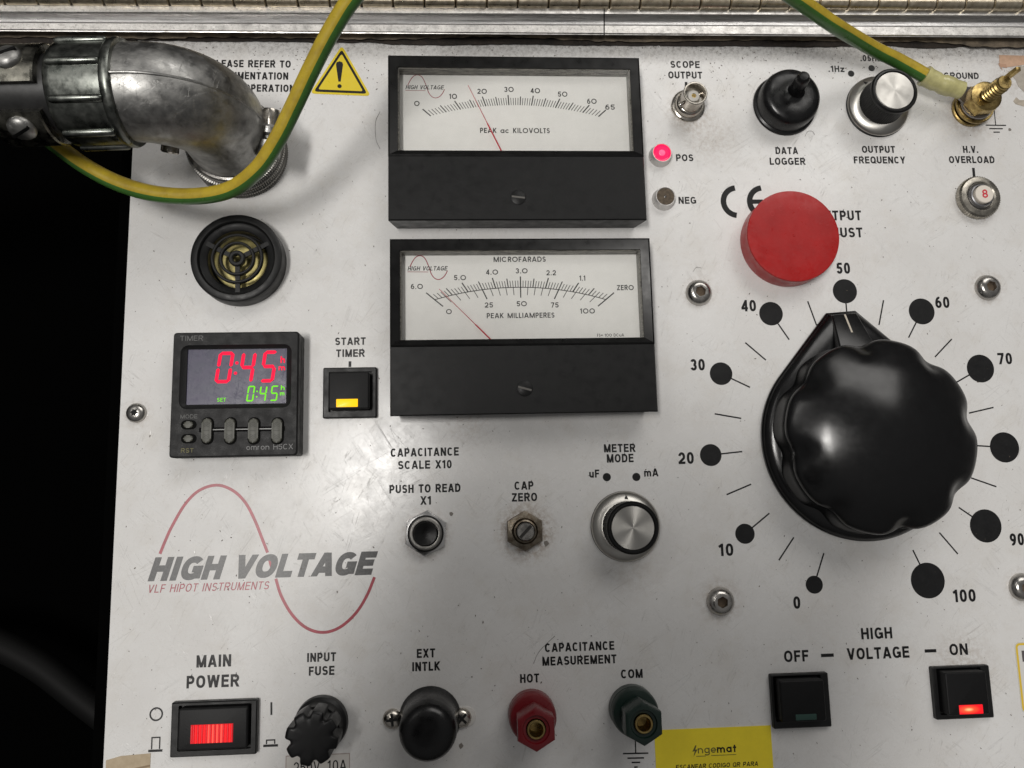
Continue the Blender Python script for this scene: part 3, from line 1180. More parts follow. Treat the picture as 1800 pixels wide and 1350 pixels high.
def meter(label, cx, cy, kind):
    t_ = thing('analog_meter', label, 'meter', (cx, cy, 0), group='analog meters in the middle of the panel')
    hw, y0, y1 = 4.85, -3.28, 3.28
    w_ = (-4.5, 4.5, -.50, 2.88)
    fy = -.78
    # housing: chamfered tub with an open window
    bm = BM()
    lo = [bm.verts.new(p) for p in ((-hw + .22, y0 + .12, 0), (hw - .22, y0 + .12, 0), (hw - .22, y1, 0), (-hw + .22, y1, 0))]
    hi = [bm.verts.new(p) for p in ((-hw, y0, ZF - .05), (hw, y0, ZF - .05), (hw, y1, ZF - .05), (-hw, y1, ZF - .05))]
    for i in range(4):
        j = (i + 1) % 4
        face(bm, (lo[i], lo[j], hi[j], hi[i]))
    e = .04
    tp = [bm.verts.new(p) for p in ((-hw + e, y0 + e, ZF), (hw - e, y0 + e, ZF), (hw - e, fy, ZF), (-hw + e, fy, ZF))]
    face(bm, tp)
    face(bm, (hi[0], hi[1], tp[1], tp[0]))
    m1 = [bm.verts.new((hw, fy, ZF - .05)), bm.verts.new((-hw, fy, ZF - .05))]
    face(bm, (hi[1], m1[0], tp[2], tp[1]))
    face(bm, (m1[1], hi[0], tp[0], tp[3]))
    link('housing', bm, meterp, t_)
    # bezel: sloped picture frame with inner walls
    bm = BM()
    zb, zi = ZF + .02, ZF - .10
    a = [(-hw, fy + .02), (hw, fy + .02), (hw, y1), (-hw, y1)]
    ei = .06
    a2 = [(-hw + ei, fy + .02 + ei), (hw - ei, fy + .02 + ei), (hw - ei, y1 - ei), (-hw + ei, y1 - ei)]
    b_ = [(w_[0], w_[2]), (w_[1], w_[2]), (w_[1], w_[3]), (w_[0], w_[3])]
    rows = [[bm.verts.new((x, y, ZF - .3)) for x, y in a], [bm.verts.new((x, y, zb - .03)) for x, y in a], [bm.verts.new((x, y, zb)) for x, y in a2],
            [bm.verts.new((x, y, zi)) for x, y in b_], [bm.verts.new((x, y, ZD - .02)) for x, y in b_]]
    for r0, r1 in zip(rows, rows[1:]):
        for i in range(4):
            j = (i + 1) % 4
            face(bm, (r0[i], r0[j], r1[j], r1[i]))
    link('bezel', bm, bezelp, t_)
    # grimy rim that holds the window
    bm = BM()
    e = .05
    o_ = [(w_[0] + .002, w_[2] + .002), (w_[1] - .002, w_[2] + .002), (w_[1] - .002, w_[3] - .002), (w_[0] + .002, w_[3] - .002)]
    i_ = [(w_[0] + e, w_[2] + .004), (w_[1] - e, w_[2] + .004), (w_[1] - e, w_[3] - .04), (w_[0] + e, w_[3] - .04)]
    r0 = [bm.verts.new((x, y, zi - .07)) for x, y in o_]
    r1 = [bm.verts.new((x, y, zi - .09)) for x, y in i_]
    r2 = [bm.verts.new((x, y, ZD + .02)) for x, y in i_]
    for p_, q_ in ((r0, r1), (r1, r2)):
        for i in range(4):
            j = (i + 1) % 4
            face(bm, (p_[i], p_[j], q_[j], q_[i]))
    link('window_rim', bm, mat('grimy_clear_rim', (.24, .23, .20), .35, var=.8, vs=2.5, dark=(.02, .019, .015), stretch=(1, 5, 5), rv=.1, dust=.4, dcol=(.03, .03, .025)), t_)
    bm = BM()
    flat(bm, [(w_[0] - .1, w_[2] - .3), (w_[1] + .1, w_[2] - .3), (w_[1] + .1, w_[3] + .1), (w_[0] - .1, w_[3] + .1)], ZD)
    fp = link('face_plate', bm, dialm, t_)
    bm = BM()
    flat(bm, [(w_[0], w_[2]), (w_[1], w_[2]), (w_[1], w_[3]), (w_[0], w_[3])], zi - .04)
    link('window', bm, glass, t_)
    # zero screw
    sx, sy = (XY(911, 347, ZF) if kind == 1 else XY(922.5, 683, ZF))
    sx -= cx; sy -= cy
    sc_ = BM()
    lathe(sc_, [(.29, ZF - .01), (.29, ZF + .012), (.26, ZF + .03), (0, ZF + .035)], 40, c=(sx, sy))
    zs = link('zero_screw', sc_, meterp, t_)
    bm = BM()
    an = -.12 if kind == 1 else -.28
    ca, sa = math.cos(an), math.sin(an)
    q = [(-.25, -.035), (.25, -.035), (.25, .035), (-.25, .035)]
    flat(bm, [(sx + x * ca - y * sa, sy + x * sa + y * ca) for x, y in q], ZF + .04)
    link('slot', bm, mat('screw_slot', (.10, .095, .085), .5), zs)
    # printing on the face
    org = Vector((cx, cy, 0))
    zz = ZD + .006

    def cp(s, xl, xr, bl, cap, t=.12, geo=True, sh=0.0, m=dialink):
        caption(s, xl, bl, xr, bl, cap, m, z=zz, parent=fp, t=t, geo=geo, shear=sh, name='face_lettering', origin=org)

    def ticks(pv, cir, items):
        for a_, r0_, r1_, w in items:
            tt, dx, dy = ray_arc(pv, a_, cir)
            bm = BM()
            ribbon(bm, [(pv[0] + dx * (tt + r) - cx, pv[1] + dy * (tt + r) - cy) for r in (r0_, r1_)], w, zz)
            link('scale_mark', bm, dialink, fp, nosmooth=True)

    if kind == 1:
        ox, oy, s = 660, 80, 3.6
        K = lambda x, y: (ox + x / s, oy + y / s)
        pv = XY(908, 331, zz)
        cir = circle3(XY(*K(352, 445), zz), XY(*K(853, 377), zz), XY(*K(1412, 450), zz))
        A0 = math.atan2(XY(*K(298, 402), zz)[0] - pv[0], XY(*K(298, 402), zz)[1] - pv[1])
        A1 = math.atan2(XY(*K(1450, 415), zz)[0] - pv[0], XY(*K(1450, 415), zz)[1] - pv[1])
        it = []
        for i in range(66):
            big = i % 10 == 0 or i == 65
            mid = i % 5 == 0
            it.append((A0 + (A1 - A0) * i / 65, 0, .42 if big else (.36 if mid else .30), .044 if big else (.038 if mid else .024)))
        ticks(pv, cir, it)
        for q, x, y in (('0', 262, 367), ('10', 492, 322), ('20', 675, 290), ('30', 845, 278), ('40', 1012, 286), ('50', 1185, 308), ('60', 1370, 353), ('65', 1485, 390)):
            w = 17 if len(q) == 1 else (24 if q == '10' else 30)
            cp(q, *[K(x + d, 0)[0] for d in (-w, w)], K(0, y + 16)[1], 9.0, t=.17)
        cp('PEAK ac KILOVOLTS', K(662, 0)[0], K(1103, 0)[0], K(0, 554)[1], 8.9, t=.17)
        cp('HIGH VOLTAGE', K(190, 0)[0], K(435, 0)[0], K(0, 277)[1], 7.2, t=.16, geo=False, sh=.2)
        bar(K(190, 0)[0], K(0, 284)[1], K(316, 0)[0], K(0, 285)[1], .7, 'face_lettering', redink, zz, fp, org)
        f = lambda x, y: K(193 + (x - 230) / (1655 - 230) * 245, 332 - (1052 - y) / 932 * 146)
        n0, n1 = K(586, 252), K(797, 668)
    else:
        ox, oy, s = 660, 400, 3.6
        K = lambda x, y: (ox + x / s, oy + y / s)
        pv = XY(917.5, 651, zz)
        cir = circle3(XY(*K(375, 457), zz), XY(*K(929, 378), zz), XY(*K(1455, 455), zz))
        A0 = math.atan2(XY(*K(315, 408), zz)[0] - pv[0], XY(*K(315, 408), zz)[1] - pv[1])
        A1 = math.atan2(XY(*K(1518, 405), zz)[0] - pv[0], XY(*K(1518, 405), zz)[1] - pv[1])
        it = []
        for i in range(61):
            big = i % 10 == 0
            mid = i % 5 == 0
            it.append((A0 + (A1 - A0) * i / 60, 0, .42 if big else (.35 if mid else .26), .044 if big else (.038 if mid else .024)))
        for i in range(21):
            big = i % 5 == 0
            it.append((A0 + (A1 - A0) * i / 20, -.40 if big else -.30, 0, .042 if big else .024))
        ticks(pv, cir, it)
        bm = BM()
        pts = []
        for i in range(61):
            tt, dx, dy = ray_arc(pv, A0 + (A1 - A0) * i / 60, cir)
            pts.append((pv[0] + dx * tt - cx, pv[1] + dy * tt - cy))
        ribbon(bm, pts, .028, zz + .001)
        link('scale_arc', bm, dialink, fp, nosmooth=True)
        for q, x, y in (('6.0', 262, 373), ('5.0', 535, 317), ('4.0', 738, 282), ('3.0', 925, 274), ('2.2', 1112, 286), ('1.1', 1310, 320), ('0', 465, 532), ('25', 718, 490),
                        ('50', 926, 482), ('75', 1135, 490), ('100', 1343, 528), ('ZERO', 1582, 380)):
            w = {'0': 18, '25': 26, '50': 32, '75': 24, '100': 46, 'ZERO': 53, '1.1': 18, '2.2': 30}.get(q, 38)
            cp(q, *[K(x + d, 0)[0] for d in (-w, w)], K(0, y + 16)[1], 9.0, t=.17)
        cp('MICROFARADS', K(748, 0)[0], K(1077, 0)[0], K(0, 217)[1], 9.0, t=.17)
        cp('PEAK MILLIAMPERES', K(705, 0)[0], K(1133, 0)[0], K(0, 572)[1], 9.0, t=.17)
        cp('FS= 100 DCuA', K(1403, 0)[0], K(1573, 0)[0], K(0, 690)[1], 5.2, t=.14)
        cp('HIGH VOLTAGE', K(203, 0)[0], K(458, 0)[0], K(0, 272)[1], 7.6, t=.17, geo=False, sh=.2)
        bar(K(203, 0)[0], K(0, 280)[1], K(335, 0)[0], K(0, 281)[1], .9, 'face_lettering', redink, zz, fp, org)
        f = lambda x, y: K(208 + (x - 230) / (1655 - 230) * 248, 329 - (1052 - y) / 932 * 151)
        n0, n1 = K(402, 388), K(737, 716)
    logo(f, zz - .001, .034 if kind == 2 else .026, fp, org, full=False)
    zn = ZD + .13
    a_ = P(*n0, zn) - org
    b2 = P(*n1, zn) - org
    m_ = b2.lerp(a_, .33 if kind == 2 else .45)
    bm = BM()
    tube(bm, [b2, b2.lerp(m_, .9), m_, a_], .02, 6, radf=lambda q: .026 if q < .5 else (.012 if q < .9 else .009))
    link('needle', bm, needle, t_)
    return t_


cxm = 2.07
meter('upper meter with kilovolts scale, red needle at eighteen', 2.07, 13.33, 1)
meter('lower meter with microfarads and milliamperes scales, red needle near zero', 2.13, 6.05, 2)

# ------------------------------------------------------------------ small lamps
for i, (px, py, lab) in enumerate(((1160, 275, 'glowing red indicator lamp next to the word POS'), (1166, 351, 'unlit grey indicator lamp next to the word NEG'))):
    t_ = thing('indicator_lamp', lab, 'lamp', P(px, py), group='indicator lamps right of the upper meter')
    bm = BM()
    lathe(bm, [(.46, 0), (.455, .05), (.41, .12), (.40, .34), (.385, .37), (.36, .37), (.345, .33)], 48, cap=False)
    link('lamp_bezel', bm, mat('satin_lamp_bezel', (.72, .70, .68), .35, .6, var=.2, vs=6, rv=.1), t_)
    bm = BM()
    if i == 0:
        lathe(bm, [(.35, .33), (.34, .345), (.27, .33), (.19, .30), (.18, .32), (.10, .34), (0, .345)], 40)
        m = mat('lit_red_lens', (.8, .02, .1), .15, emit=(1, .0, .06), es=.95)
    else:
        lathe(bm, [(.35, .33), (.30, .29), (.22, .25), (.13, .24), (.06, .24), (0, .23)], 40)
        m = mat('unlit_lens', (.17, .13, .09), .12, var=.5, vs=9, dark=(.05, .04, .03), coat=.6)
    ln = link('lens', bm, m, t_)
    if i == 0:
        bm = BM()
        lathe(bm, [(.13, .345), (.11, .355), (.05, .358), (0, .358)], 24)
        link('led', bm, mat('lit_red_led', (.8, .1, .2), .3, emit=(1, .07, .17), es=1.0), ln)
    if i:
        bm = BM()
        lathe(bm, [(.10, .24), (.09, .30), (.05, .33), (0, .34)], 24)
        link('led', bm, mat('dark_led', (.02, .015, .012), .1, coat=1), ln)

# ------------------------------------------------------------------ coaxial socket
t_ = thing('coaxial_socket', 'nickel coaxial socket under the words SCOPE OUTPUT', 'connector', P(1209, 187), .5)
t_.scale = (1.14, 1.14, 1.05)
bm = BM()
lathe(bm, [(.60, 0), (.60, .07), (.57, .10), (.50, .12), (.48, .28), (.44, .34), (.40, .36), (.40, .5), (.40, .92), (.42, .94), (.42, 1.0), (.40, 1.02), (.36, 1.02), (.35, .99), (.345, .35)], 56, cap=False)
link('barrel', bm, chrome, t_)
for s_ in (-1, 1):
    bm = BM()
    lathe(bm, [(.07, 0), (.07, .52), (.05, .55), (0, .55)], 16, M=axis_matrix((0, 0, .62), (s_, 0, 0)))
    link('bayonet_lug', bm, chrome, t_)
bm = BM()
lathe(bm, [(.35, .5), (.2, .5), (.2, .80), (.17, .82), (.085, .82), (.085, .6)], 40, cap=False)
link('insulator', bm, mat('white_insulator', (.55, .53, .49), .5), t_)
bm = BM()
lathe(bm, [(.085, .80), (.045, .80), (.045, .5), (0, .5)], 20, cap=False)
link('centre_contact', bm, brass, t_)

# ------------------------------------------------------------------ toggle with rubber boot
t_ = thing('toggle_boot', 'black rubber toggle switch boot above the words DATA LOGGER', 'switch', P(1378, 186))
bm = BM()
lathe(bm, [(1.25, 0), (1.30, .05), (1.27, .12), (1.20, .16), (1.19, .3), (1.19, .62), (1.13, .80), (1.0, .90), (.8, .94), (.55, .955), (.42, .94), (.3, .96), (.2, 1.0), (0, 1.0)], 72)
link('boot', bm, rubber, t_)
bm = BM()
tip = P(1414, 133, 2.05) - t_.location
base = Vector((.10, .12, .85))
ax = (tip - base)
lathe(bm, [(.42, 0), (.34, .1), (.29, .25), (.27, .6), (.27, ax.length - .22), (.24, ax.length - .1), (.16, ax.length - .02), (0, ax.length)], 36, M=axis_matrix(base, ax))
link('lever_sleeve', bm, rubber, t_)

# ------------------------------------------------------------------ small knobs with metal skirt
kb = thing('rotary_knob', 'black ribbed knob with spun metal cap pointing at .1Hz, above OUTPUT FREQUENCY', 'knob', P(1541, 189), 0.55, group='small rotary knobs')
bm = BM()
lathe(bm, [(1.30, 0), (1.30, .06), (1.24, .10)], 72, cap=False)
link('base_ring', bm, plastic, kb)
bm = BM()
lathe(bm, [(1.27, .08), (1.29, .12), (1.28, .16), (1.22, .22), (.96, .36), (.90, .37)], 96, cap=False)
link('skirt', bm, spun, kb)
bm = BM()
NK = 60
lathe(bm, [(.92, .34), (.92, .40), (.88, .9), (.87, 1.18)], NK * 4, cap=False, radf=lambda a, z: 1 - .022 * (1 if (int(a / (2 * PI) * NK * 2 + .01) % 2) else 0) if .38 < z < 1.2 else 1)
link('ribbed_grip', bm, plastic, kb)
bm = BM()
lathe(bm, [(.84, 1.17), (.91, 1.20), (.94, 1.27), (.93, 1.34), (.88, 1.385), (.82, 1.39), (.785, 1.36), (.78, 1.33)], 72, cap=False)
link('rim', bm, bezelp, kb)
bm = BM()
lathe(bm, [(.78, 1.345), (.76, 1.362), (.4, 1.365), (0, 1.366)], 72)
link('cap_disc', bm, spun, kb)
bm = BM()
for q in range(1):
    vs = [bm.verts.new(p) for p in ((-.07, 1.0, .345), (.07, 1.0, .345), (0, 1.18, .255))]
    face(bm, vs)
link('pointer_mark', bm, ink, kb)
dup(kb, P(1099, 925), 'black ribbed knob with spun metal cap below METER MODE', -.02)

# ------------------------------------------------------------------ overload button
t_ = thing('overload_button', 'round white reset button marked with a red 8 in a knurled ring', 'button', P(1715, 350))
bm = BM()
lathe(bm, [(.84, 0), (.85, .05), (.85, .26), (.80, .33), (.66, .36), (.60, .36), (.55, .32), (.52, .30), (.52, .2)], 54 * 2, cap=False,
      radf=lambda a, z: 1 + (.03 if int(a / (2 * PI) * 108 + .01) % 2 else 0) if z < .3 and z > .02 else 1)
link('knurled_ring', bm, mat('ring_nickel', (.5, .47, .41), .3, 1, var=.5, vs=5, rv=.12), t_, ang=20)
bm = BM()
lathe(bm, [(.52, .25), (.50, .30), (.46, .42), (.42, .44), (.40, .42), (.39, .3)], 60, cap=False)
link('inner_ring', bm, mat('grey_ring', (.25, .25, .26), .35, .7), t_)
bm = BM()
lathe(bm, [(.37, .2), (.37, .54), (.34, .565), (0, .57)], 48)
bt = link('button_cap', bm, mat('ivory_plastic', (.74, .68, .6), .4), t_)
bm = BM()
text_bm(bm, '8', -.115, .115, -.17, .35, .17, z=.576)
link('figure', bm, mat('figure_red', (.6, .03, .05), .4), bt, nosmooth=True)

# ------------------------------------------------------------------ red plunger
redp = mat('faded_red_plastic', (.41, .014, .014), .36, var=.22, vs=1.0, bump=.12, bs=6, rv=.1, spec=.35, scr=.3, dust=.2, dcol=(.46, .14, .12))
t_ = thing('red_plunger', 'big red round plastic button above left of dial mark 50', 'button', P(1379, 427))
t_.scale = (1.03, 1.03, 1.0)
bm = BM()
lathe(bm, [(1.74, 0), (1.76, .1), (1.745, .5), (1.755, .76), (1.77, .82), (1.75, .87), (1.68, .885), (1.0, .89), (.05, .89), (.03, .91), (0, .91)], 96)
rc = link('button_cap', bm, redp, t_)
bm = BM()
for i in range(5):
    a = 2.3 - i * .35
    rr_ = 1.15
    c_ = (rr_ * math.cos(a), rr_ * math.sin(a))
    ribbon(bm, arc(c_[0], c_[1], .07, .09, 30, 330 - i * 20, 10), .02, .893)
link('embossed_mark', bm, mat('embossed_red', (.40, .02, .02), .3), rc, nosmooth=True)

# ------------------------------------------------------------------ big dial knob
bk = thing('large_control_knob', 'big black scalloped knob with pointer set to 50 on the output dial', 'knob', DC, math.radians(4.3))
th0 = math.radians(90.8)
Rf = 3.72


def knob_outline(R, tipd, tw, n=120):
    """circle with a nose: hull of the circle and a short edge at distance tipd"""
    px_, py_ = tw / 2, tipd
    d = math.hypot(px_, py_)
    al = math.acos(R / d)
    ph = math.atan2(py_, px_)
    a_right = ph - al
    pts = []
    start_ = PI - a_right
    for i in range(n + 1):
        a = start_ + (2 * PI - (start_ - a_right)) * i / n
        pts.append((R * math.cos(a), R * math.sin(a)))
    pts.append((px_, py_))
    pts.append((-px_, py_))
    return pts


def loft(bm, rows, cap0=True, cap1=True):
    vr = [[bm.verts.new(p) for p in r] for r in rows]
    n = len(vr[0])
    for a, b in zip(vr, vr[1:]):
        for i in range(n):
            j = (i + 1) % n
            face(bm, (a[i], a[j], b[j], b[i]))
    if cap0:
        face(bm, vr[0][::-1])
    if cap1:
        face(bm, vr[-1])


bm = BM()
spec = [(3.80, 4.86, 1.15, .02), (3.87, 4.96, 1.18, .10), (3.87, 4.96, 1.18, .20), (3.81, 4.88, 1.13, .27), (3.83, 4.88, 1.10, .31), (3.77, 4.78, 1.04, .42), (3.60, 4.50, .80, .54), (3.3, 4.1, .8, .60)]
loft(bm, [[(x, y, z) for x, y in knob_outline(R, tp_, tw)] for R, tp_, tw, z in spec])
fl = link('flange', bm, bake, bk)
# pointer block: wedge that rises towards the grip
bm = BM()
bq = [(-.56, 4.86, .25), (.56, 4.86, .25), (.98, 2.6, .25), (-.98, 2.6, .25)]
tq = [(-.48, 4.82, .46), (.48, 4.82, .46), (.80, 2.6, 1.40), (-.80, 2.6, 1.40)]
vb = [bm.verts.new(p) for p in bq]
vt = [bm.verts.new(p) for p in tq]
face(bm, vt)
for i in range(4):
    j = (i + 1) % 4
    face(bm, (vb[i], vb[j], vt[j], vt[i]))
bmesh.ops.bevel(bm, geom=list(bm.edges), offset=.05, segments=3, profile=.5, affect='EDGES')
bmesh.ops.recalc_face_normals(bm, faces=bm.faces)
link('pointer', bm, bake, bk)
bm = BM()


def wz(y):
    return .46 + (4.82 - y) / (4.82 - 2.6) * (1.40 - .46)


vs = [bm.verts.new((x, y, wz(y) + .008)) for x, y in ((-.035, 4.80), (.035, 4.80), (.035, 4.02), (-.035, 4.02))]
face(bm, vs[::-1])
link('pointer_line', bm, mat('ivory_paint', (.62, .56, .46), .5, var=.3, vs=5), bk, nosmooth=True)
# grip: eight wide lobes with scalloped hollows, domed top
VA = [9 - 4, 53 - 4, 98 - 4, 143 - 4, 189 - 4, 232 - 4, 277 - 4, 320 - 4]


def lob(a):
    d = min(abs((math.degrees(a) - v + 180) % 360 - 180) for v in VA)
    return math.exp(-(d / 8.5) ** 2)


def lob2(a, w):
    d = min(abs((math.degrees(a) - v + 180) % 360 - 180) for v in VA)
    return math.exp(-(d / w) ** 2)


prof = [(3.56, .50, 1.0), (3.50, .75, 1.0), (3.45, 1.0, 1.0), (3.45, 1.3, 1.0), (3.49, 1.48, 1.0), (3.50, 1.56, 1.0), (3.49, 1.63, 1.0), (3.45, 1.70, .98), (3.37, 1.77, .95), (3.25, 1.85, .85)]
for R in (3.05, 2.8, 2.5, 2.15, 1.8, 1.4, 1.0, .5):
    prof.append((R, 2.86 - R * R / 10.4, max(0, (R - 2.75) / .6)))
rows = []
NA = 288
for R, z, k in prof:
    row = []
    for i in range(NA):
        a = 2 * PI * i / NA
        l_ = lob2(a, 8.0)
        r_ = (R + .09 if R > 2 else R) - .23 * k * l_
        zz = z - .07 * l_ * k * (1 if z > 1.6 else 0)
        row.append((r_ * math.cos(a) + .06, r_ * math.sin(a), zz))
    rows.append(row)
bm = BM()
loft(bm, rows, cap0=False, cap1=False)
top = bm.verts.new((.06, 0, 2.86))
bm.verts.ensure_lookup_table()
last = [v for v in bm.verts if abs(math.hypot(v.co.x - .06, v.co.y) - .5) < 1e-3 and v.co.z > 2]
last.sort(key=lambda v: math.atan2(v.co.y, v.co.x))
for i in range(len(last)):
    face(bm, (last[i], last[(i + 1) % len(last)], top))
g_ = link('grip', bm, bake, bk, ang=60)

# ------------------------------------------------------------------ buzzer
t_ = thing('buzzer', 'round black buzzer with ring grille over a brass disc', 'buzzer', P(425, 463))
bm = BM()
lathe(bm, [(1.68, 0), (1.68, .62), (1.66, .70), (1.60, .74), (1.42, .74), (1.38, .70), (1.36, .62), (1.30, .59), (1.16, .56), (1.10, .50), (1.09, .15)], 90, cap=False)
link('body', bm, plastic, t_)
bm = BM()
lathe(bm, [(1.30, .04), (0, .04)], 60, cap=False)
link('back_plate', bm, mat('buzzer_recess', (.01, .01, .01), .8), t_)
bm = BM()
lathe(bm, [(1.02, .08), (.95, .11), (.6, .13), (0, .13)], 60, cap=False)
bd = link('brass_disc', bm, mat('brass_disc', (.52, .45, .18), .42, .7, var=.6, vs=2.0, dark=(.10, .085, .04), rv=.1), t_)
for r in (.90, .60):
    bm = BM()
    lathe(bm, [(r + .055, .52), (r + .055, .64), (r + .02, .665), (r - .02, .665), (r - .055, .64), (r - .055, .52)], 64, cap=False)
    link('grille_ring', bm, plastic, t_)
bm = BM()
lathe(bm, [(.30, .50), (.30, .66), (.26, .69), (.18, .69), (.14, .66), (.14, .50)], 40, cap=False)
link('grille_hub', bm, plastic, t_)
for a in (-88, 28, 152):
    bm = BM()
    a = math.radians(a)
    ca, sa = math.cos(a), math.sin(a)
    pts = [(.28, -.085), (1.36, -.085), (1.36, .085), (.28, .085)]
    prism(bm, [(x * ca - y * sa, x * sa + y * ca) for x, y in pts], .46, .585)
    link('grille_spoke', bm, plastic, t_)

# ------------------------------------------------------------------ digital timer
TZ = .95
ta, tb = Vector((P(300.5, 693, TZ).x, P(400, 803, TZ).y, 0)), Vector((P(524, 693, TZ).x, P(400, 583.5, TZ).y, 0))
tcx, tcy = (ta.x + tb.x) / 2, (ta.y + tb.y) / 2
t_ = thing('digital_timer', 'square black digital timer showing red and green 0:45', 'timer', (tcx, tcy, 0))
tl = Vector((tcx, tcy, 0))
hx, hy = (tb.x - ta.x) / 2, (tb.y - ta.y) / 2
tmat = mat('timer_textured_plastic', (.012, .012, .0125), .5, bump=.9, bs=26, rv=.1, spec=.25, dust=.2, dcol=(.04, .04, .038), scr=.2)
bm = BM()
box(bm, -hx + .02, hx + .0, -hy + .02, hy - .02, 0, .50, .1)
link('mounting_frame', bm, plastic, t_)
sa_, sb_ = P(324, 711, TZ) - tl, P(503, 611, TZ) - tl
# case with an opening for the display
bm = BM()
o0 = rrect(-hx, hx, -hy, hy, .12, 4)
o1 = rrect(-hx + .05, hx - .05, -hy + .05, hy - .05, .10, 4)
i0 = rrect(sa_.x - .20, sb_.x + .20, sa_.y - .17, sb_.y + .13, .28, 4)
i1 = rrect(sa_.x - .13, sb_.x + .13, sa_.y - .11, sb_.y + .08, .2, 4)
i2 = rrect(sa_.x, sb_.x, sa_.y, sb_.y, .03, 4)
rr_ = [[bm.verts.new((x, y, z)) for x, y in o] for o, z in ((o0, .45), (o0, TZ - .06), (o1, TZ), (i0, TZ), (i1, TZ - .07), (i2, TZ - .12), (i2, TZ - .22))]
for a, b in zip(rr_, rr_[1:]):
    for i in range(len(a)):
        j = (i + 1) % len(a)
        face(bm, (a[i], a[j], b[j], b[i]))
link('case', bm, tmat, t_)
bm = BM()
zd = TZ - .18
flat(bm, [(sa_.x, sa_.y), (sb_.x, sa_.y), (sb_.x, sb_.y), (sa_.x, sb_.y)], zd)
scr_m = mat('smoked_display_glare', (.05, .045, .072), .30, var=.6, vs=1.4, dark=(.03, .04, .05), rv=.08, scr=.3, spec=.3, emit=(.10, .08, .14), es=.27)  # purplish tint and faint emission stand in for glare on the display
scr_ = link('display', bm, scr_m, t_)
SEG = {'0': 'abcdef', '4': 'bcfg', '5': 'acdfg'}


def digit(ch, xl, xr, yt, yb, m, w, parent, sl=.13):
    """seven-segment figure; pixel box at the display's height; one mesh for each lit segment"""
    a, b = P(xl, yb, zd) - tl, P(xr, yt, zd) - tl
    w_, h_ = b.x - a.x, b.y - a.y
    g = w * .12
    hw = w / 2

    def hseg(y):
        return [(hw * .6 + g, y), (hw * 1.6 + g, y + hw), (w_ - hw * 1.6 - g, y + hw), (w_ - hw * .6 - g, y), (w_ - hw * 1.6 - g, y - hw), (hw * 1.6 + g, y - hw)]

    def vseg(x, y0, y1):
        return [(x, y0 + g), (x + hw, y0 + hw + g), (x + hw, y1 - hw - g), (x, y1 - g), (x - hw, y1 - hw - g), (x - hw, y0 + hw + g)]
    sg = dict(a=hseg(h_ - hw), g=hseg(h_ / 2), d=hseg(hw), f=vseg(hw, h_ / 2, h_ - hw * .5), b=vseg(w_ - hw, h_ / 2, h_ - hw * .5), e=vseg(hw, hw * .5, h_ / 2), c=vseg(w_ - hw, hw * .5, h_ / 2))
    for s_ in SEG[ch]:
        bm = BM()
        pts = sg[s_]
        flat(bm, [(a.x + x + sl * (y - h_ / 2), a.y + y) for x, y in pts][::1], zd + .006)
        bmesh.ops.recalc_face_normals(bm, faces=bm.faces)
        link('digit_segment', bm, m, parent, nosmooth=True)


redg = mat('red_digits', (.3, .005, .02), .5, spec=.1, emit=(1.0, .006, .05), es=1.0)
grng = mat('green_digits', (.05, .25, .01), .5, spec=.1, emit=(.20, .80, .01), es=.9)
digit('0', 380, 409.5, 618, 674, redg, .125, scr_)
digit('4', 421, 448.5, 618, 674, redg, .125, scr_)
digit('5', 459, 486, 616, 672.5, redg, .125, scr_)
digit('0', 434, 447.5, 678, 706, grng, .055, scr_)
digit('4', 455.5, 469, 678, 706, grng, .055, scr_)
digit('5', 475.5, 489, 677.5, 705, grng, .055, scr_)
for px, py, r, m in ((416.5, 638, .06, redg), (414, 656, .06, redg), (452, 688, .03, grng), (451.3, 697.5, .03, grng)):
    q = P(px, py, zd) - tl
    bm = BM()
    disc(bm, (q.x, q.y), r, zd + .006, 18)
    link('colon_dot', bm, m, scr_, nosmooth=True)
for s_, xl, xr, bl, cap, m in (('h', 493, 501, 638, 12, redg), ('m', 489.5, 501, 651, 10, redg), ('h', 493.5, 500.3, 685.5, 8.5, grng), ('m', 492, 500, 695, 7.5, grng), ('SET', 381.5, 397, 706, 6.6, grng)):
    caption(s_, xl, bl, xr, bl, cap, m, z=zd + .006, parent=scr_, t=.2 if s_ != 'SET' else .16, name='display_lettering', origin=tl)
worn = mat('worn_grey_print', (.15, .15, .148), .6, var=.5, vs=12)
for s_, xl, xr, bl, cap in (('TIMER', 316.5, 357, 599, 9), ('MODE', 317, 347, 735.5, 7)):
    caption(s_, xl, bl, xr, bl, cap, worn, z=TZ + .006, parent=t_, t=.14, name='case_lettering', origin=tl)
wornl = mat('silver_print', (.22, .22, .22), .5, var=.5, vs=14)
caption('omron H5CX', 433, 791, 515, 789.5, 9.5, wornl, z=TZ + .006, parent=t_, t=.12, name='case_lettering', origin=tl)
caption('RST', 318, 795.5, 340, 795.5, 7.5, mat('yellow_print', (.22, .2, .07), .6, var=.6, vs=12), z=TZ + .006, parent=t_, t=.14, name='case_lettering', origin=tl)
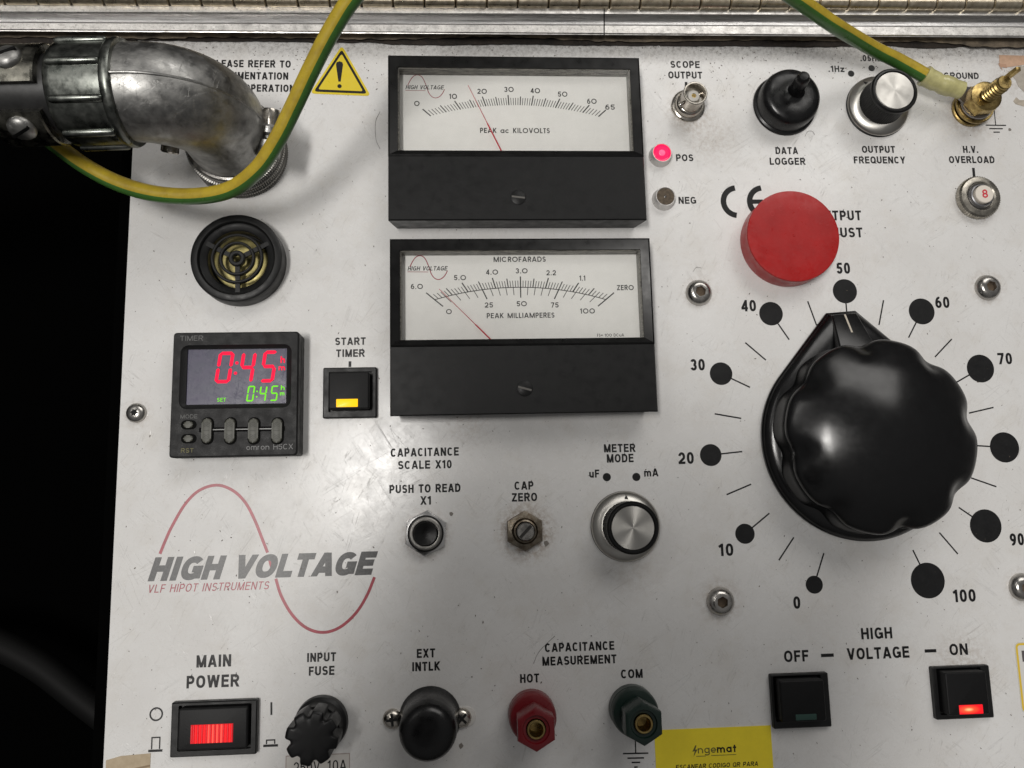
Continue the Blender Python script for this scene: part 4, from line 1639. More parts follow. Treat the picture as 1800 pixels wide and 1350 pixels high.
# slot behind the rocker keys
a, b = P(350, 760, TZ) - tl, P(501, 749, TZ) - tl
bm = BM()
box(bm, a.x, b.x, a.y, b.y, TZ - .01, TZ + .006)
link('key_slot', bm, mat('slot_black', (.003, .003, .003), .8, spec=.1), t_)
bm = BM()
box(bm, a.x + .08, b.x - .08, (a.y + b.y) / 2 - .02, (a.y + b.y) / 2 + .015, TZ, TZ + .04)
link('key_rod', bm, mat('grey_rod', (.12, .12, .115), .35), t_)
keym = mat('olive_grey_key', (.085, .085, .07), .5, var=.25, vs=6, bump=.2, bs=20, dust=.3, dcol=(.15, .15, .13))
for px in (363, 403.5, 445, 486.5):
    a, b = P(px - 9.3, 779, TZ + .12) - tl, P(px + 9.3, 735, TZ + .12) - tl
    w_ = (b.x - a.x) / 2
    cx_, cy_ = (a.x + b.x) / 2, (a.y + b.y) / 2
    bm = BM()
    prism(bm, rrect(cx_ - w_ - .05, cx_ + w_ + .05, a.y - .05, b.y + .05, w_ + .04, 6), TZ - .01, TZ + .012)
    link('key_gap', bm, mat('slot_black', (.003, .003, .003), .8, spec=.1), t_)
    bm = BM()
    prism(bm, rrect(cx_ - w_, cx_ + w_, a.y, b.y, w_ * .98, 6), TZ - .02, TZ + .15, bev=.06, seg=3)
    kk = link('rocker_key', bm, keym, t_)
    for dy in (-.3, -.24, -.18, 0, .18, .24, .3):
        bm = BM()
        s_ = 1 if dy > 0 else (-1 if dy < 0 else 0)
        ribbon(bm, [(cx_ - w_ * .62, cy_ + dy - .06 * s_), (cx_, cy_ + dy), (cx_ + w_ * .62, cy_ + dy - .06 * s_)], .014, TZ + .153)
        link('key_groove', bm, mat('key_groove', (.035, .035, .03), .6), kk, nosmooth=True)
for px, py in ((331, 746.5), (331, 771)):
    q = P(px, py, TZ + .05) - tl
    bm = BM()
    prism(bm, rrect(q.x - .27, q.x + .27, q.y - .165, q.y + .165, .16, 6), TZ - .01, TZ + .010)
    link('key_gap', bm, mat('slot_black', (.003, .003, .003), .8, spec=.1), t_)
    bm = BM()
    prism(bm, rrect(q.x - .17, q.x + .17, q.y - .115, q.y + .115, .11, 6), TZ - .02, TZ + .09, bev=.05, seg=3)
    link('round_key', bm, keym, t_)


# ------------------------------------------------------------------ square push switches
def push_switch(name, label, o_px, b_px, l_px, lens, cat='switch', zf=.22, zb=.62, group=None, ribs=False):
    a, b = P(o_px[0], o_px[3], zf), P(o_px[2], o_px[1], zf)
    c = Vector(((a.x + b.x) / 2, (a.y + b.y) / 2, 0))
    t_ = thing(name, label, cat, c, group=group)
    hx, hy = (b.x - a.x) / 2, (b.y - a.y) / 2
    p, q = P(b_px[0], b_px[3], zb) - c, P(b_px[2], b_px[1], zb) - c
    bm = BM()
    rws = [(rrect(-hx, hx, -hy, hy, .05, 3), 0), (rrect(-hx, hx, -hy, hy, .05, 3), zf - .04), (rrect(-hx + .04, hx - .04, -hy + .04, hy - .04, .04, 3), zf),
           (rrect(p.x - .07, q.x + .07, p.y - .07, q.y + .07, .05, 3), zf), (rrect(p.x - .07, q.x + .07, p.y - .07, q.y + .07, .05, 3), .03)]
    rr_ = [[bm.verts.new((x, y, z)) for x, y in o] for o, z in rws]
    for u, v in zip(rr_, rr_[1:]):
        for i in range(len(u)):
            j = (i + 1) % len(u)
            face(bm, (u[i], u[j], v[j], v[i]))
    face(bm, rr_[-1])
    link('frame', bm, plastic, t_)
    bm = BM()
    prism(bm, rrect(p.x, q.x, p.y, q.y, .08, 4), .02, zb, bev=.06, seg=3)
    bt = link('push_cap', bm, mat('switch_cap_plastic', (.006, .006, .0065), .5, bump=.5, bs=28, spec=.22, dust=.12, dcol=(.035, .035, .03)), t_)
    l0, l1 = P(l_px[0], l_px[3], zb) - c, P(l_px[2], l_px[1], zb) - c
    if ribs:
        n = 20
        w = (l1.x - l0.x) / n
        bm = BM()
        box(bm, l0.x, l1.x, l0.y, l1.y, zb - .02, zb + .008)
        lw = link('lens', bm, lens, bt)
        for i in range(n):
            bm = BM()
            x = l0.x + (i + .5) * w
            h = [(x - w * .42, zb + .008), (x - w * .2, zb + .035), (x + w * .2, zb + .035), (x + w * .42, zb + .008)]
            v0 = [bm.verts.new((X, l0.y + .01, Z)) for X, Z in h]
            v1 = [bm.verts.new((X, l1.y - .01, Z)) for X, Z in h]
            for k in range(3):
                face(bm, (v0[k], v0[k + 1], v1[k + 1], v1[k]))
            link('lens_rib', bm, (mat('lens_rib_hot', (.4, .005, .005), .4, spec=.2, emit=(1, .10, .07), es=1.1) if 6 < i < 15 else mat('lens_rib_bright', (.4, .005, .005), .4, spec=.2, emit=(1, .015, .02), es=.85)) if i % 2 == 0 and i > 1 else mat('lens_rib_dim', (.35, .01, .015), .25, emit=(1, .005, .012), es=.4), bt)
    else:
        bm = BM()
        box(bm, l0.x, l1.x, l0.y, l1.y, zb - .02, zb + .012, .02, .008)
        link('lens', bm, lens, bt)
    return t_


push_switch('push_switch', 'square black push switch with glowing amber window under START TIMER', (567, 645, 662, 735.5), (577, 653, 649, 719.5), (591, 701, 629, 715.7),
            mat('amber_window', (.6, .3, .0), .3, emit=(1, .56, .0), es=.95), group='square push switches')
push_switch('push_switch', 'square black push switch with dark unlit window below the word OFF', (1361, 1182.5, 1455.5, 1282), (1375, 1194, 1448, 1271), (1399, 1254.5, 1435, 1266.5),
            mat('dark_green_window', (.02, .055, .045), .3), group='square push switches')


def led_mat():
    m = bpy.data.materials.new('lit_red_window')
    nt, b = nodes(m)
    b.inputs['Base Color'].default_value = (.4, .01, .01, 1)
    t = nt.nodes.new('ShaderNodeTexCoord')
    n = nt.nodes.new('ShaderNodeVectorMath')
    n.operation = 'DISTANCE'
    mp = nt.nodes.new('ShaderNodeMapping')
    mp.inputs['Location'].default_value = (-.06, .35, 0)
    c = ((P(1706, 1247, .62) - P(1647, 1269, .22)))
    nt.links.new(t.outputs['Generated'], n.inputs[0])
    n.inputs[1].default_value = (.40, .5, 1.0)
    r = nt.nodes.new('ShaderNodeValToRGB')
    r.color_ramp.elements[0].position = .05
    r.color_ramp.elements[0].color = (1, .62, .25, 1)
    r.color_ramp.elements[1].position = .5
    r.color_ramp.elements[1].color = (.75, .0, .01, 1)
    e = r.color_ramp.elements.new(.22)
    e.color = (1, .10, .03, 1)
    nt.links.new(n.outputs['Value'], r.inputs[0])
    nt.links.new(r.outputs[0], b.inputs['Emission Color'])
    b.inputs['Emission Strength'].default_value = 1.0
    return m


push_switch('push_switch', 'square black push switch with glowing red window below the word ON', (1647, 1169.5, 1739, 1266), (1668, 1180, 1733, 1259), (1687, 1238, 1727, 1256), led_mat(), group='square push switches')
push_switch('main_power_switch', 'wide black rocker with ribbed glowing red window under MAIN POWER', (298, 1229.5, 452.5, 1332.5), (311, 1242, 436, 1321), (334.5, 1271.5, 410, 1307.5),
            mat('red_lens_base', (.3, .005, .01), .4, spec=.2, emit=(1, .0, .01), es=.4), zf=.25, zb=.45, ribs=True)

# ------------------------------------------------------------------ push button in nut, slotted trimmer in nut
t_ = thing('push_button', 'black push button in a chrome nut under PUSH TO READ', 'button', P(749, 937))
bm = BM()
prism(bm, [(x, y) for x, y in circ(.84, 6, .45)], 0, .20, bev=.05)
for v in bm.verts:
    r = math.hypot(v.co.x, v.co.y)
link('nut', bm, mat('chrome_nut', (.72, .71, .70), .22, 1, var=.2, vs=3, rv=.08), t_)
bm = BM()
lathe(bm, [(.64, .2), (.64, .30), (.60, .31), (.60, .38), (.57, .41), (.52, .42), (.46, .41), (.44, .30)], 60, cap=False)
link('collar', bm, mat('dull_collar', (.36, .35, .33), .42, 1, var=.4, vs=5, rv=.1), t_)
bm = BM()
lathe(bm, [(.645, .30), (.655, .32), (.655, .37), (.60, .385)], 60, cap=False)
link('seal_ring', bm, bezelp, t_)
bm = BM()
lathe(bm, [(.43, .2), (.43, .50), (.40, .54), (.33, .53), (.15, .50), (0, .49)], 48)
link('plunger', bm, bezelp, t_)

t_ = thing('slotted_trimmer', 'rusty hex nut with slotted shaft under CAP ZERO', 'adjuster', P(922, 933))
bm = BM()
prism(bm, circ(.74, 6, .52), 0, .24, bev=.05)
link('nut', bm, darksteel, t_)
bm = BM()
lathe(bm, [(.48, .24), (.47, .30), (.45, .28), (.44, .34), (.42, .32), (.41, .38), (.36, .40), (.34, .36)], 48, cap=False)
link('threaded_bush', bm, darksteel, t_)
bm = BM()
lathe(bm, [(.32, .2), (.32, .60), (.29, .63), (0, .63)], 40)
sh = link('shaft', bm, steel, t_)
bm = BM()
a = .80
ca, sa = math.cos(a), math.sin(a)
flat(bm, [(x * ca - y * sa, x * sa + y * ca) for x, y in ((-.29, -.055), (.29, -.055), (.29, .055), (-.29, .055))], .636)
link('slot', bm, mat('shaft_slot', (.02, .018, .016), .7), sh)

# ------------------------------------------------------------------ fuse holder
t_ = thing('fuse_holder', 'black lobed fuse holder cap under INPUT FUSE', 'fuse holder', P(566, 1269))
bm = BM()
lathe(bm, [(.92, 0), (.93, .10), (.90, .28), (.80, .36), (.76, .5), (.76, .9)], 60)
link('collar', bm, plastic, t_)
bm = BM()


def flute(a, z):
    s_ = (a * 8 / (2 * PI) + .3) % 1 - .5
    return 1 - (.20 * math.exp(-(s_ / .19) ** 4) if z < 1.899 else 0)


lathe(bm, [(.78, .70), (.84, .75), (.88, 1.0), (.88, 1.75), (.865, 1.83), (.80, 1.885), (.76, 1.895), (.58, 1.90), (.3, 1.905), (0, 1.905)], 160, radf=lambda a, z: flute(a, z))
link('fuse_cap', bm, mat('matt_black_phenolic', (.004, .004, .0045), .42, rv=.1, spec=.3), t_)

# ------------------------------------------------------------------ interlock socket under a rubber cap
t_ = thing('rubber_cap', 'plain domed black rubber cap on the EXT INTLK socket', 'cap', P(756, 1262))
bm = BM()
lathe(bm, [(1.06, 0), (1.10, .05), (1.08, .12), (1.02, .2), (.99, .8), (.985, 1.35), (.95, 1.58), (.85, 1.74), (.68, 1.84), (.4, 1.89), (0, 1.90)], 72)
link('cap_shell', bm, rubber, t_)
bm = BM()
box(bm, -1.62, 1.62, -.34, .34, .0, .045, .33, .015)
link('mounting_flange', bm, mat('white_flange', (.62, .6, .57), .4), t_)


# ------------------------------------------------------------------ binding posts
def post(label, loc, col, dk, rz):
    t_ = thing('binding_post', label, 'terminal', loc, rz, 'binding posts for capacitance measurement')
    m1 = mat('post_%s' % label.split()[0], col, .34, rv=.08, dust=.12, dcol=tuple(min(1, c + .1) for c in col))
    bm = BM()
    lathe(bm, [(.80, 0), (.84, .05), (.84, .42), (.825, .44), (.825, .47), (.84, .49), (.83, .68), (.78, .76), (.6, .80)], 60)
    link('collar', bm, m1, t_)
    bm = BM()
    lathe(bm, [(.55, .75), (.55, 1.05)], 40)
    link('stem', bm, m1, t_)
    bm = BM()
    rws = []
    for R, z in ((.55, 1.0), (.66, 1.08), (.69, 1.2), (.72, 1.9), (.70, 1.97), (.62, 2.0), (.36, 2.0), (.34, 1.8)):
        rws.append([(R * math.cos(PI / 6 + i * PI / 3) if R > .4 else 0, 0, z) for i in range(6)])
        if R > .4:
            rws[-1] = [(R * math.cos(PI / 6 + i * PI / 3 + PI / 3 * 0), R * math.sin(PI / 6 + i * PI / 3), z) for i in range(6)]
    rws = [r for r in rws if abs(r[1][1]) > 0]
    # round hole in hexagonal top, made with matching vertex counts
    full = []
    for R, z in ((.55, 1.0), (.66, 1.08), (.69, 1.2), (.725, 1.9), (.70, 1.975), (.63, 2.0)):
        full.append([(hexr(i, R, PI / 6, 48) * math.cos(2 * PI * i / 48), hexr(i, R, PI / 6, 48) * math.sin(2 * PI * i / 48), z) for i in range(48)])
    for R, z in ((.46, 2.0), (.43, 1.93), (.34, 1.92), (.32, 1.7)):
        full.append([(R * math.cos(2 * PI * i / 48), R * math.sin(2 * PI * i / 48), z) for i in range(48)])
    loft(bm, full, cap0=True, cap1=False)
    link('hex_nut', bm, m1, t_, ang=25)
    bm = BM()
    lathe(bm, [(.31, 1.5), (.31, 2.0), (.29, 2.02), (.24, 2.02), (.22, 1.99), (.21, 1.45), (0, 1.42)], 40, cap=False)
    link('banana_socket', bm, brass, t_)
    return t_


post('red binding post with brass socket under HOT', P(934, 1253), (.15, .006, .010), None, .0)
post('dark green binding post with brass socket under COM', P(1110, 1244), (.005, .017, .0125), None, .0)

# ------------------------------------------------------------------ ground stud
gp = P(1703, 193)
t_ = thing('ground_stud', 'brass threaded ground stud with nuts and washers at the top right', 'terminal', gp)
bm = BM()
lathe(bm, [(.74, 0), (.76, .03), (.76, .12), (.72, .15)], 48)
link('washer', bm, brass, t_)
bm = BM()
prism(bm, circ(.55, 6, .3), .15, .32, bev=.03)
link('lower_nut', bm, darksteel, t_)
bm = BM()
lathe(bm, [(.78, .32), (.80, .35), (.80, .42), (.77, .45)], 48)
link('washer', bm, brass, t_)
bm = BM()
prism(bm, circ(.64, 6, .15), .60, 1.06, bev=.05)
link('upper_nut', bm, brass, t_)
bm = BM()
lathe(bm, [(.62, 1.06), (.62, 1.12), (.5, 1.16)], 40)
link('washer', bm, brass, t_)
bm = BM()
prof = [(.30, .4), (.30, 1.1)]
z = 1.1
while z < 1.95:
    prof += [(.32, z), (.32, z + .02), (.235, z + .07)]
    z += .14
prof += [(.29, z), (.29, z + .05), (.26, z + .10), (0, z + .10)]
lathe(bm, prof, 32)
link('threaded_rod', bm, brass, t_, ang=25)
bm = BM()
box(bm, .16, .34, .22, .38, 1.1, 2.62, 0, .02)
link('flat_tip', bm, brass, t_)

# ------------------------------------------------------------------ ground wire with lug
wy = mat('yellow_insulation', (.54, .40, .035), .33, var=.25, vs=2, dark=(.38, .27, .03), rv=.08, dust=.25, dcol=(.22, .15, .05), bump=.08, bs=5)
wg = mat('green_insulation', (.055, .16, .03), .33, var=.25, vs=2, rv=.08, dust=.1, dcol=(.18, .25, .1), bump=.08, bs=5)
wt = thing('ground_wire', 'yellow and green ground wire looping from the big connector to the ground stud', 'wire', P(400, 340, 0))
wl = Vector(wt.location)
path = [P(60, 225, 2.2), P(95, 252, 2.4), P(150, 292, 2.5), P(210, 323, 2.5), P(275, 341, 2.6), P(345, 345, 2.8), P(405, 333, 3.2), P(452, 298, 3.8), P(486, 248, 4.4), P(515, 190, 5.0),
        P(548, 120, 5.7), P(585, 50, 6.4), P(625, -10, 7.0), P(700, -90, 7.8), P(830, -160, 8.2), P(1000, -180, 8.0), P(1160, -150, 7.2), P(1290, -75, 5.6), P(1385, -12, 4.4), P(1460, 40, 3.2), P(1500, 65, 2.3),
        P(1540, 88, 1.5), P(1575, 105, 1.1), P(1610, 124, .95), P(1640, 141, .9), P(1668, 153, .9)]
pp = [p - wl for p in spline(path, 8)]
bm = BM()


def wire_mi(a):
    a = math.degrees(a) % 360
    # angle 0 is the right-hand side of the wire, 90 is up
    return 1 if (a < 55 or a > 262) else 0


tube(bm, pp, .285, 40, mif=wire_mi)
link('insulation', bm, [wy, wg], wt)
bm = BM()
sl = [p - wl for p in (P(1624, 133, .92), P(1645, 143.5, .9), P(1668, 152, .9), P(1690, 159, .88))]
tube(bm, spline(sl, 6), .36, 28, radf=lambda q: .40 if q < .08 else (.37 if q < .35 else (.34 if q < .5 else (.38 if q < .75 else .34))))
link('crimp_sleeve', bm, mat('yellowed_clear_sleeve', (.60, .56, .26), .25, var=.3, vs=3, bump=.3, bs=4, coat=.3), wt)
bm = BM()
c_ = gp - wl
for i in range(1):
    lathe(bm, [(.66, .46), (.68, .48), (.68, .55), (.66, .58), (.3, .58)], 40, M=Matrix.Translation((c_.x, c_.y, 0)))
a_ = P(1686, 160, .75) - wl
b_ = Vector((c_.x - .3, c_.y + .25, .56))
d_ = (b_ - a_).normalized()
n_ = Vector((-d_.y, d_.x, 0)) * .3
v = [bm.verts.new(p) for p in (a_ - n_ * 1.0, b_ - n_ * 1.5, b_ + n_ * 1.5, a_ + n_ * 1.0)]
face(bm, v)
v2 = [bm.verts.new(Vector(x.co) - Vector((0, 0, .08))) for x in v]
face(bm, v2[::-1])
for i in range(4):
    face(bm, (v2[i], v2[(i + 1) % 4], v[(i + 1) % 4], v[i]))
link('ring_lug', bm, mat('tinned_copper', (.45, .43, .43), .4, 1, var=.4, vs=5), wt)

# ------------------------------------------------------------------ elbow connector and cable
B0 = P(425, 272)
ct = thing('cable_connector', 'large scuffed metal right angle cable connector plugged in at the top left', 'connector', B0)
ZC = 4.75
RB = 1.95
hd = (P(60, 158, ZC) - P(250, 153, ZC))
hd.z = 0
hd.normalize()
# knurled coupling on the panel


def knurl(n):
    def f(a, z):
        return 1 + .018 * math.sin(a * n + z * 60) * math.cos(a * n - z * 60)
    return f


for z0, z1, nm in ((.05, .55, 'knurled_ring'), (.62, 1.12, 'knurled_ring')):
    bm = BM()
    nz = 14
    lathe(bm, [(1.66, z0)] + [(1.76, z0 + .03 + (z1 - z0 - .06) * k / nz) for k in range(nz + 1)] + [(1.68, z1)], 240,
          radf=lambda a, z: 1 + .022 * math.sin(a * 60 + z * 38) * math.sin(a * 60 - z * 38))
    link(nm, bm, mat('knurled_dark_nickel', (.34, .33, .31), .35, 1, var=.3, vs=4), ct, ang=15)
bm = BM()
lathe(bm, [(1.62, 0), (1.62, 1.15)], 48)
link('socket_core', bm, bezelp, ct)
bm = BM()
lathe(bm, [(1.66, 1.12), (1.70, 1.16), (1.70, 1.40), (1.64, 1.46), (1.5, 1.48)], 90)
link('locking_ring', bm, steel, ct)
bm = BM()
lathe(bm, [(1.56, 1.46), (1.56, 1.60)], 60, cap=False)
link('seal_ring', bm, bezelp, ct)
# elbow body
pts = []
zb = ZC - RB
pts += [Vector((0, 0, 1.58 + (zb - 1.58) * k / 4)) for k in range(4)]
for k in range(17):
    a = PI / 2 * k / 16
    pts.append(Vector((0, 0, zb)) + hd * (RB * (1 - math.cos(a))) + Vector((0, 0, RB * math.sin(a))))
for k in range(1, 6):
    pts.append(Vector((0, 0, ZC)) + hd * (RB + .35 * k))
bm = BM()
sv = hd.cross(Vector((0, 0, 1)))
rows = []
NP_ = 64
for i, p in enumerate(pts):
    d = (pts[min(i + 1, len(pts) - 1)] - pts[max(i - 1, 0)]).normalized()
    u = sv.cross(d).normalized()
    q = i / (len(pts) - 1)
    r = 1.56 - .02 * q if q < .2 else 1.56 + .07 * math.sin((q - .2) / .8 * PI) - .10 * (q - .2) / .8
    row = []
    for k in range(NP_):
        a = 2 * PI * k / NP_
        row.append(tuple(p + (sv * math.cos(a) + u * math.sin(a)) * r))
    rows.append(row)
loft(bm, rows)
bmesh.ops.recalc_face_normals(bm, faces=bm.faces)
el = link('elbow_body', bm, castm, ct, ang=50)
# mould seam along the crown
bm = BM()
sp_ = []
for i, p in enumerate(pts):
    d = (pts[min(i + 1, len(pts) - 1)] - pts[max(i - 1, 0)]).normalized()
    u = sv.cross(d).normalized()
    a = math.radians(78)
    uu = u if u.z > 0 or i < 6 else u
    sgn = 1
    sp_.append((p, u))
path = []
for p, u in sp_[5:]:
    out_ = -u if (p + u).dot(Vector((0, 0, 1))) < (p - u).dot(Vector((0, 0, 1))) else u
    path.append(p + (out_ * math.cos(.10) + sv * math.sin(-.10)) * 1.56)
tube(bm, path, .05, 8)
link('mould_seam', bm, castm, el)
# lugs and screws at the foot of the elbow
for px, py, z, dirv, ln, rad in ((300, 252, 2.0, (-.2, -.9, -.35), .6, .38), (474, 235, 2.3, (.15, 1, .25), 1.45, .40)):
    q = P(px, py, z) - B0
    dv = Vector(dirv).normalized()
    bm = BM()
    M1 = axis_matrix(q - dv * ln * .5, dv)
    lathe(bm, [(rad * 1.05, -.1), (rad * 1.1, .05), (rad * 1.1, ln * .30), (rad * .75, ln * .36), (rad * .75, ln * .42), (rad * 1.1, ln * .48), (rad * 1.15, ln * .62), (rad, ln * .68)], 32, M=M1)
    link('clamp_lug', bm, castm, ct)
    bm = BM()
    lathe(bm, [(rad * .8, ln * .66), (rad * .82, ln * 1.0), (rad * .7, ln * 1.08), (0, ln * 1.1)], 32, M=M1)
    link('clamp_screw', bm, chrome, ct)


# coupling nut on the cable side
def along(s0):
    return Vector((0, 0, ZC)) + hd * s0


def dist(px):
    """distance along the cable axis at which it crosses pixel column px"""
    q = P(px, 156, ZC) - B0 - Vector((0, 0, ZC))
    return q.dot(hd)


M2 = lambda s0: axis_matrix(along(s0), hd)
s1 = dist(232)
s2 = dist(118)
Ln = s2 - s1
bm = BM()
lathe(bm, [(1.42, -.22), (1.50, -.20), (1.52, -.02), (1.45, 0)], 72, M=M2(s1))
link('dark_collar', bm, bezelp, ct)
bm = BM()
lathe(bm, [(1.50, 0), (1.66, .03), (1.70, .12), (1.68, .26), (1.62, .34), (1.62, Ln - .25), (1.58, Ln - .1), (1.5, Ln)], 90, M=M2(s1))
cn = link('coupling_nut', bm, olivem, ct)
for k in range(9):
    a = 2 * PI * k / 9 + .30
    bm = BM()
    lathe(bm, [(.0, 0), (.10, .03), (.13, .1), (.13, Ln - .55), (.10, Ln - .45), (0, Ln - .42)], 14, M=M2(s1) @ Matrix.Translation((1.62 * math.cos(a), 1.62 * math.sin(a), .28)))
    link('grip_rib', bm, olivem, cn)
# neck and strain-relief clamp
s3 = dist(8)
bm = BM()
lathe(bm, [(1.30, 0), (1.30, s3 - s2 - .1), (1.2, s3 - s2)], 60, M=M2(s2))
link('neck', bm, mat('dark_neck', (.05, .05, .05), .35, .6, var=.4, vs=3), ct)


def saddle(a0, a1, z0, z1, r0, r1, M):
    bm = BM()
    n = 20
    rws = []
    for (r, z) in ((r0, z0), (r1 - .05, z0), (r1, z0 + .05), (r1, z1 - .05), (r1 - .05, z1), (r0, z1)):
        rws.append([bm.verts.new(M @ Vector((r * math.cos(a0 + (a1 - a0) * i / n), r * math.sin(a0 + (a1 - a0) * i / n), z))) for i in range(n + 1)])
    for a, b in zip(rws, rws[1:]):
        for i in range(n):
            face(bm, (a[i], a[i + 1], b[i + 1], b[i]))
    face(bm, [r[0] for r in rws])
    face(bm, [r[-1] for r in rws][::-1])
    for i in range(n):
        face(bm, (rws[-1][i], rws[-1][i + 1], rws[0][i + 1], rws[0][i]))
    bmesh.ops.recalc_face_normals(bm, faces=bm.faces)
    return bm


MM = M2(s2)
q3 = MM.to_3x3()
# angle of "up" and of image-down in the clamp's local frame
locz = q3.inverted() @ Vector((0, 0, 1))
aup = math.atan2(locz.y, locz.x)
locd = q3.inverted() @ Vector((0, -1, 0))
sgn = 1 if math.sin(math.atan2(locd.y, locd.x) - aup) > 0 else -1
Lc = s3 - s2
for (d0, d1, lab) in ((-105, 13, 'upper'), (46, 130, 'lower')):
    a0, a1 = aup + sgn * math.radians(d0), aup + sgn * math.radians(d1)
    link('clamp_saddle', saddle(a0, a1, .28, Lc - .05, 1.25, 1.55, MM), mat('worn_clamp_metal', (.30, .29, .25), .3, 1, var=.6, vs=3, dark=(.07, .07, .06), rv=.12, dust=.3, dcol=(.5, .48, .4)), ct)
for d in (-17, 66):
    a = aup + sgn * math.radians(d)
    rad = MM.to_3x3() @ Vector((math.cos(a), math.sin(a), 0))
    pos = MM @ Vector((1.48 * math.cos(a), 1.48 * math.sin(a), Lc * .52))
    bm = BM()
    lathe(bm, [(.42, 0), (.42, .1), (.38, .18), (.25, .26), (0, .29)], 32, M=axis_matrix(pos, rad))
    sc2 = link('clamp_screw', bm, castm, ct)
    bm = BM()
    box(bm, -.34, .34, -.05, .05, .2, .30)
    bmesh.ops.transform(bm, matrix=axis_matrix(pos, rad) @ Matrix.Rotation(.5, 4, 'Z'), verts=bm.verts)
    link('slot', bm, bezelp, sc2)
cb = thing('black_cable', 'thick black rubber cable entering the connector from the left edge', 'cable', B0 + along(s3))
bm = BM()
tube(bm, [along(s3 - .3) - along(s3), hd * 3, hd * 8 + Vector((0, -.6, -.8)), hd * 16 + Vector((0, -3, -4))], 1.22, 36)
link('sheath', bm, mat('cable_rubber', (.012, .012, .013), .5, rv=.1, bump=.1, bs=6, dust=.15, dcol=(.06, .06, .055)), cb)

# dark hose low in the case at the left edge
hz = -5.5
hp = spline([P(-160, 1105, hz), P(-40, 1120, hz), P(60, 1165, hz), P(140, 1225, hz), P(230, 1300, hz), P(330, 1420, hz)], 8)
hb = thing('black_hose', 'dim black hose curving through the dark case at the lower left', 'hose', hp[16])
bm = BM()
tube(bm, [p - hp[16] for p in hp], .6, 24)
link('sheath', bm, mat('dim_hose', (.0035, .0035, .0035), .6, spec=.12), hb)

# ------------------------------------------------------------------ stickers and tape


def rounded_poly(pts, r, n=5):
    out = []
    m = len(pts)
    for i in range(m):
        p, a, b = Vector(pts[i]), Vector(pts[i - 1]), Vector(pts[(i + 1) % m])
        da, db = (a - p).normalized(), (b - p).normalized()
        p0, p1 = p + da * r, p + db * r
        for k in range(n + 1):
            t = k / n
            q = p0 * (1 - t) ** 2 + p * 2 * t * (1 - t) + p1 * t ** 2
            out.append((q.x, q.y))
    return out


c_ = P(598, 137)
wst = thing('warning_sticker', 'yellow triangular warning sticker with black exclamation mark, half behind the wire', 'sticker', (c_.x, c_.y, 0))
tri = [XY(545, 164.5), XY(652, 169), XY(601, 80)]
tri = [(x - c_.x, y - c_.y) for x, y in tri]
mid = (sum(p[0] for p in tri) / 3, sum(p[1] for p in tri) / 3)
sc = lambda k: [(mid[0] + (x - mid[0]) * k, mid[1] + (y - mid[1]) * k) for x, y in tri]
ylw = mat('yellow_sticker', (.75, .58, .03), .35, rv=.1, dust=.12, dcol=(.4, .3, .1))
bm = BM()
prism(bm, rounded_poly(sc(1.0), .2), .0, .012)
link('backing', bm, ylw, wst, nosmooth=True)
bm = BM()
flat(bm, rounded_poly(sc(.88), .15), .016)
link('border', bm, ink, wst, nosmooth=True)
bm = BM()
flat(bm, rounded_poly(sc(.74), .10), .020)
link('field', bm, ylw, wst, nosmooth=True)
bm = BM()
q0 = P(597, 152) - c_
flat(bm, circ(.085, 20, 0, (q0.x, q0.y)), .024)
tt_ = P(597, 109) - c_
bb_ = P(597, 144) - c_
flat(bm, [(bb_.x - .045, bb_.y), (bb_.x + .045, bb_.y), (tt_.x + .14, tt_.y - .12), (tt_.x + .11, tt_.y - .02), (tt_.x, tt_.y + .02), (tt_.x - .11, tt_.y - .02), (tt_.x - .14, tt_.y - .12)], .024)
link('exclamation_mark', bm, ink, wst, nosmooth=True)

a, b = P(1156, 1284), P(1358, 1274)
yt = (a.y + b.y) / 2
ys = thing('service_sticker', 'yellow printed service sticker at the bottom edge of the panel', 'sticker', ((a.x + b.x) / 2, yt - 2, 0))
yl_ = Vector(ys.location)
bm = BM()
x0_, x1_ = P(1152, 1330).x, P(1358, 1330).x
prism(bm, [(x0_ - yl_.x, -2.5), (x1_ - yl_.x, -2.5), (x1_ - yl_.x, 2), (x0_ - yl_.x, 2)], 0, .012)
link('backing', bm, mat('yellow_sticker_flat', (.92, .74, .03), .42, var=.08, vs=2, rv=.1, dust=.1, dcol=(.5, .4, .1)), ys, nosmooth=True)
gk = mat('grey_print', (.12, .11, .03), .5)
caption('nge', 1227, 1324.5, 1259, 1323, 13, gk, z=.018, parent=ys, t=.14, name='sticker_lettering', origin=yl_)
caption('mat', 1260.5, 1323.5, 1294.6, 1321.5, 13.5, ink, z=.018, parent=ys, t=.2, name='sticker_lettering', origin=yl_)
caption('ESCANEAR CODIGO QR PARA', 1188, 1351.5, 1333.5, 1347, 7.8, ink, z=.018, parent=ys, t=.17, shear=.12, name='sticker_lettering', origin=yl_)
bm = BM()
q = [XY(x, y) for x, y in ((1222, 1310), (1217, 1321), (1221, 1320), (1219, 1330), (1226, 1317), (1222, 1317.5), (1224, 1310))]
flat(bm, [(x - yl_.x, y - yl_.y) for x, y in q][::1], .018)
bmesh.ops.recalc_face_normals(bm, faces=bm.faces)
link('bolt_mark', bm, gk, ys, nosmooth=True)
bar(1224, 1329.5, 1241, 1329, 1, 'sticker_line', gk, .018, ys, yl_)
bar(1250, 1328.2, 1294, 1326.2, .9, 'sticker_line', gk, .018, ys, yl_)

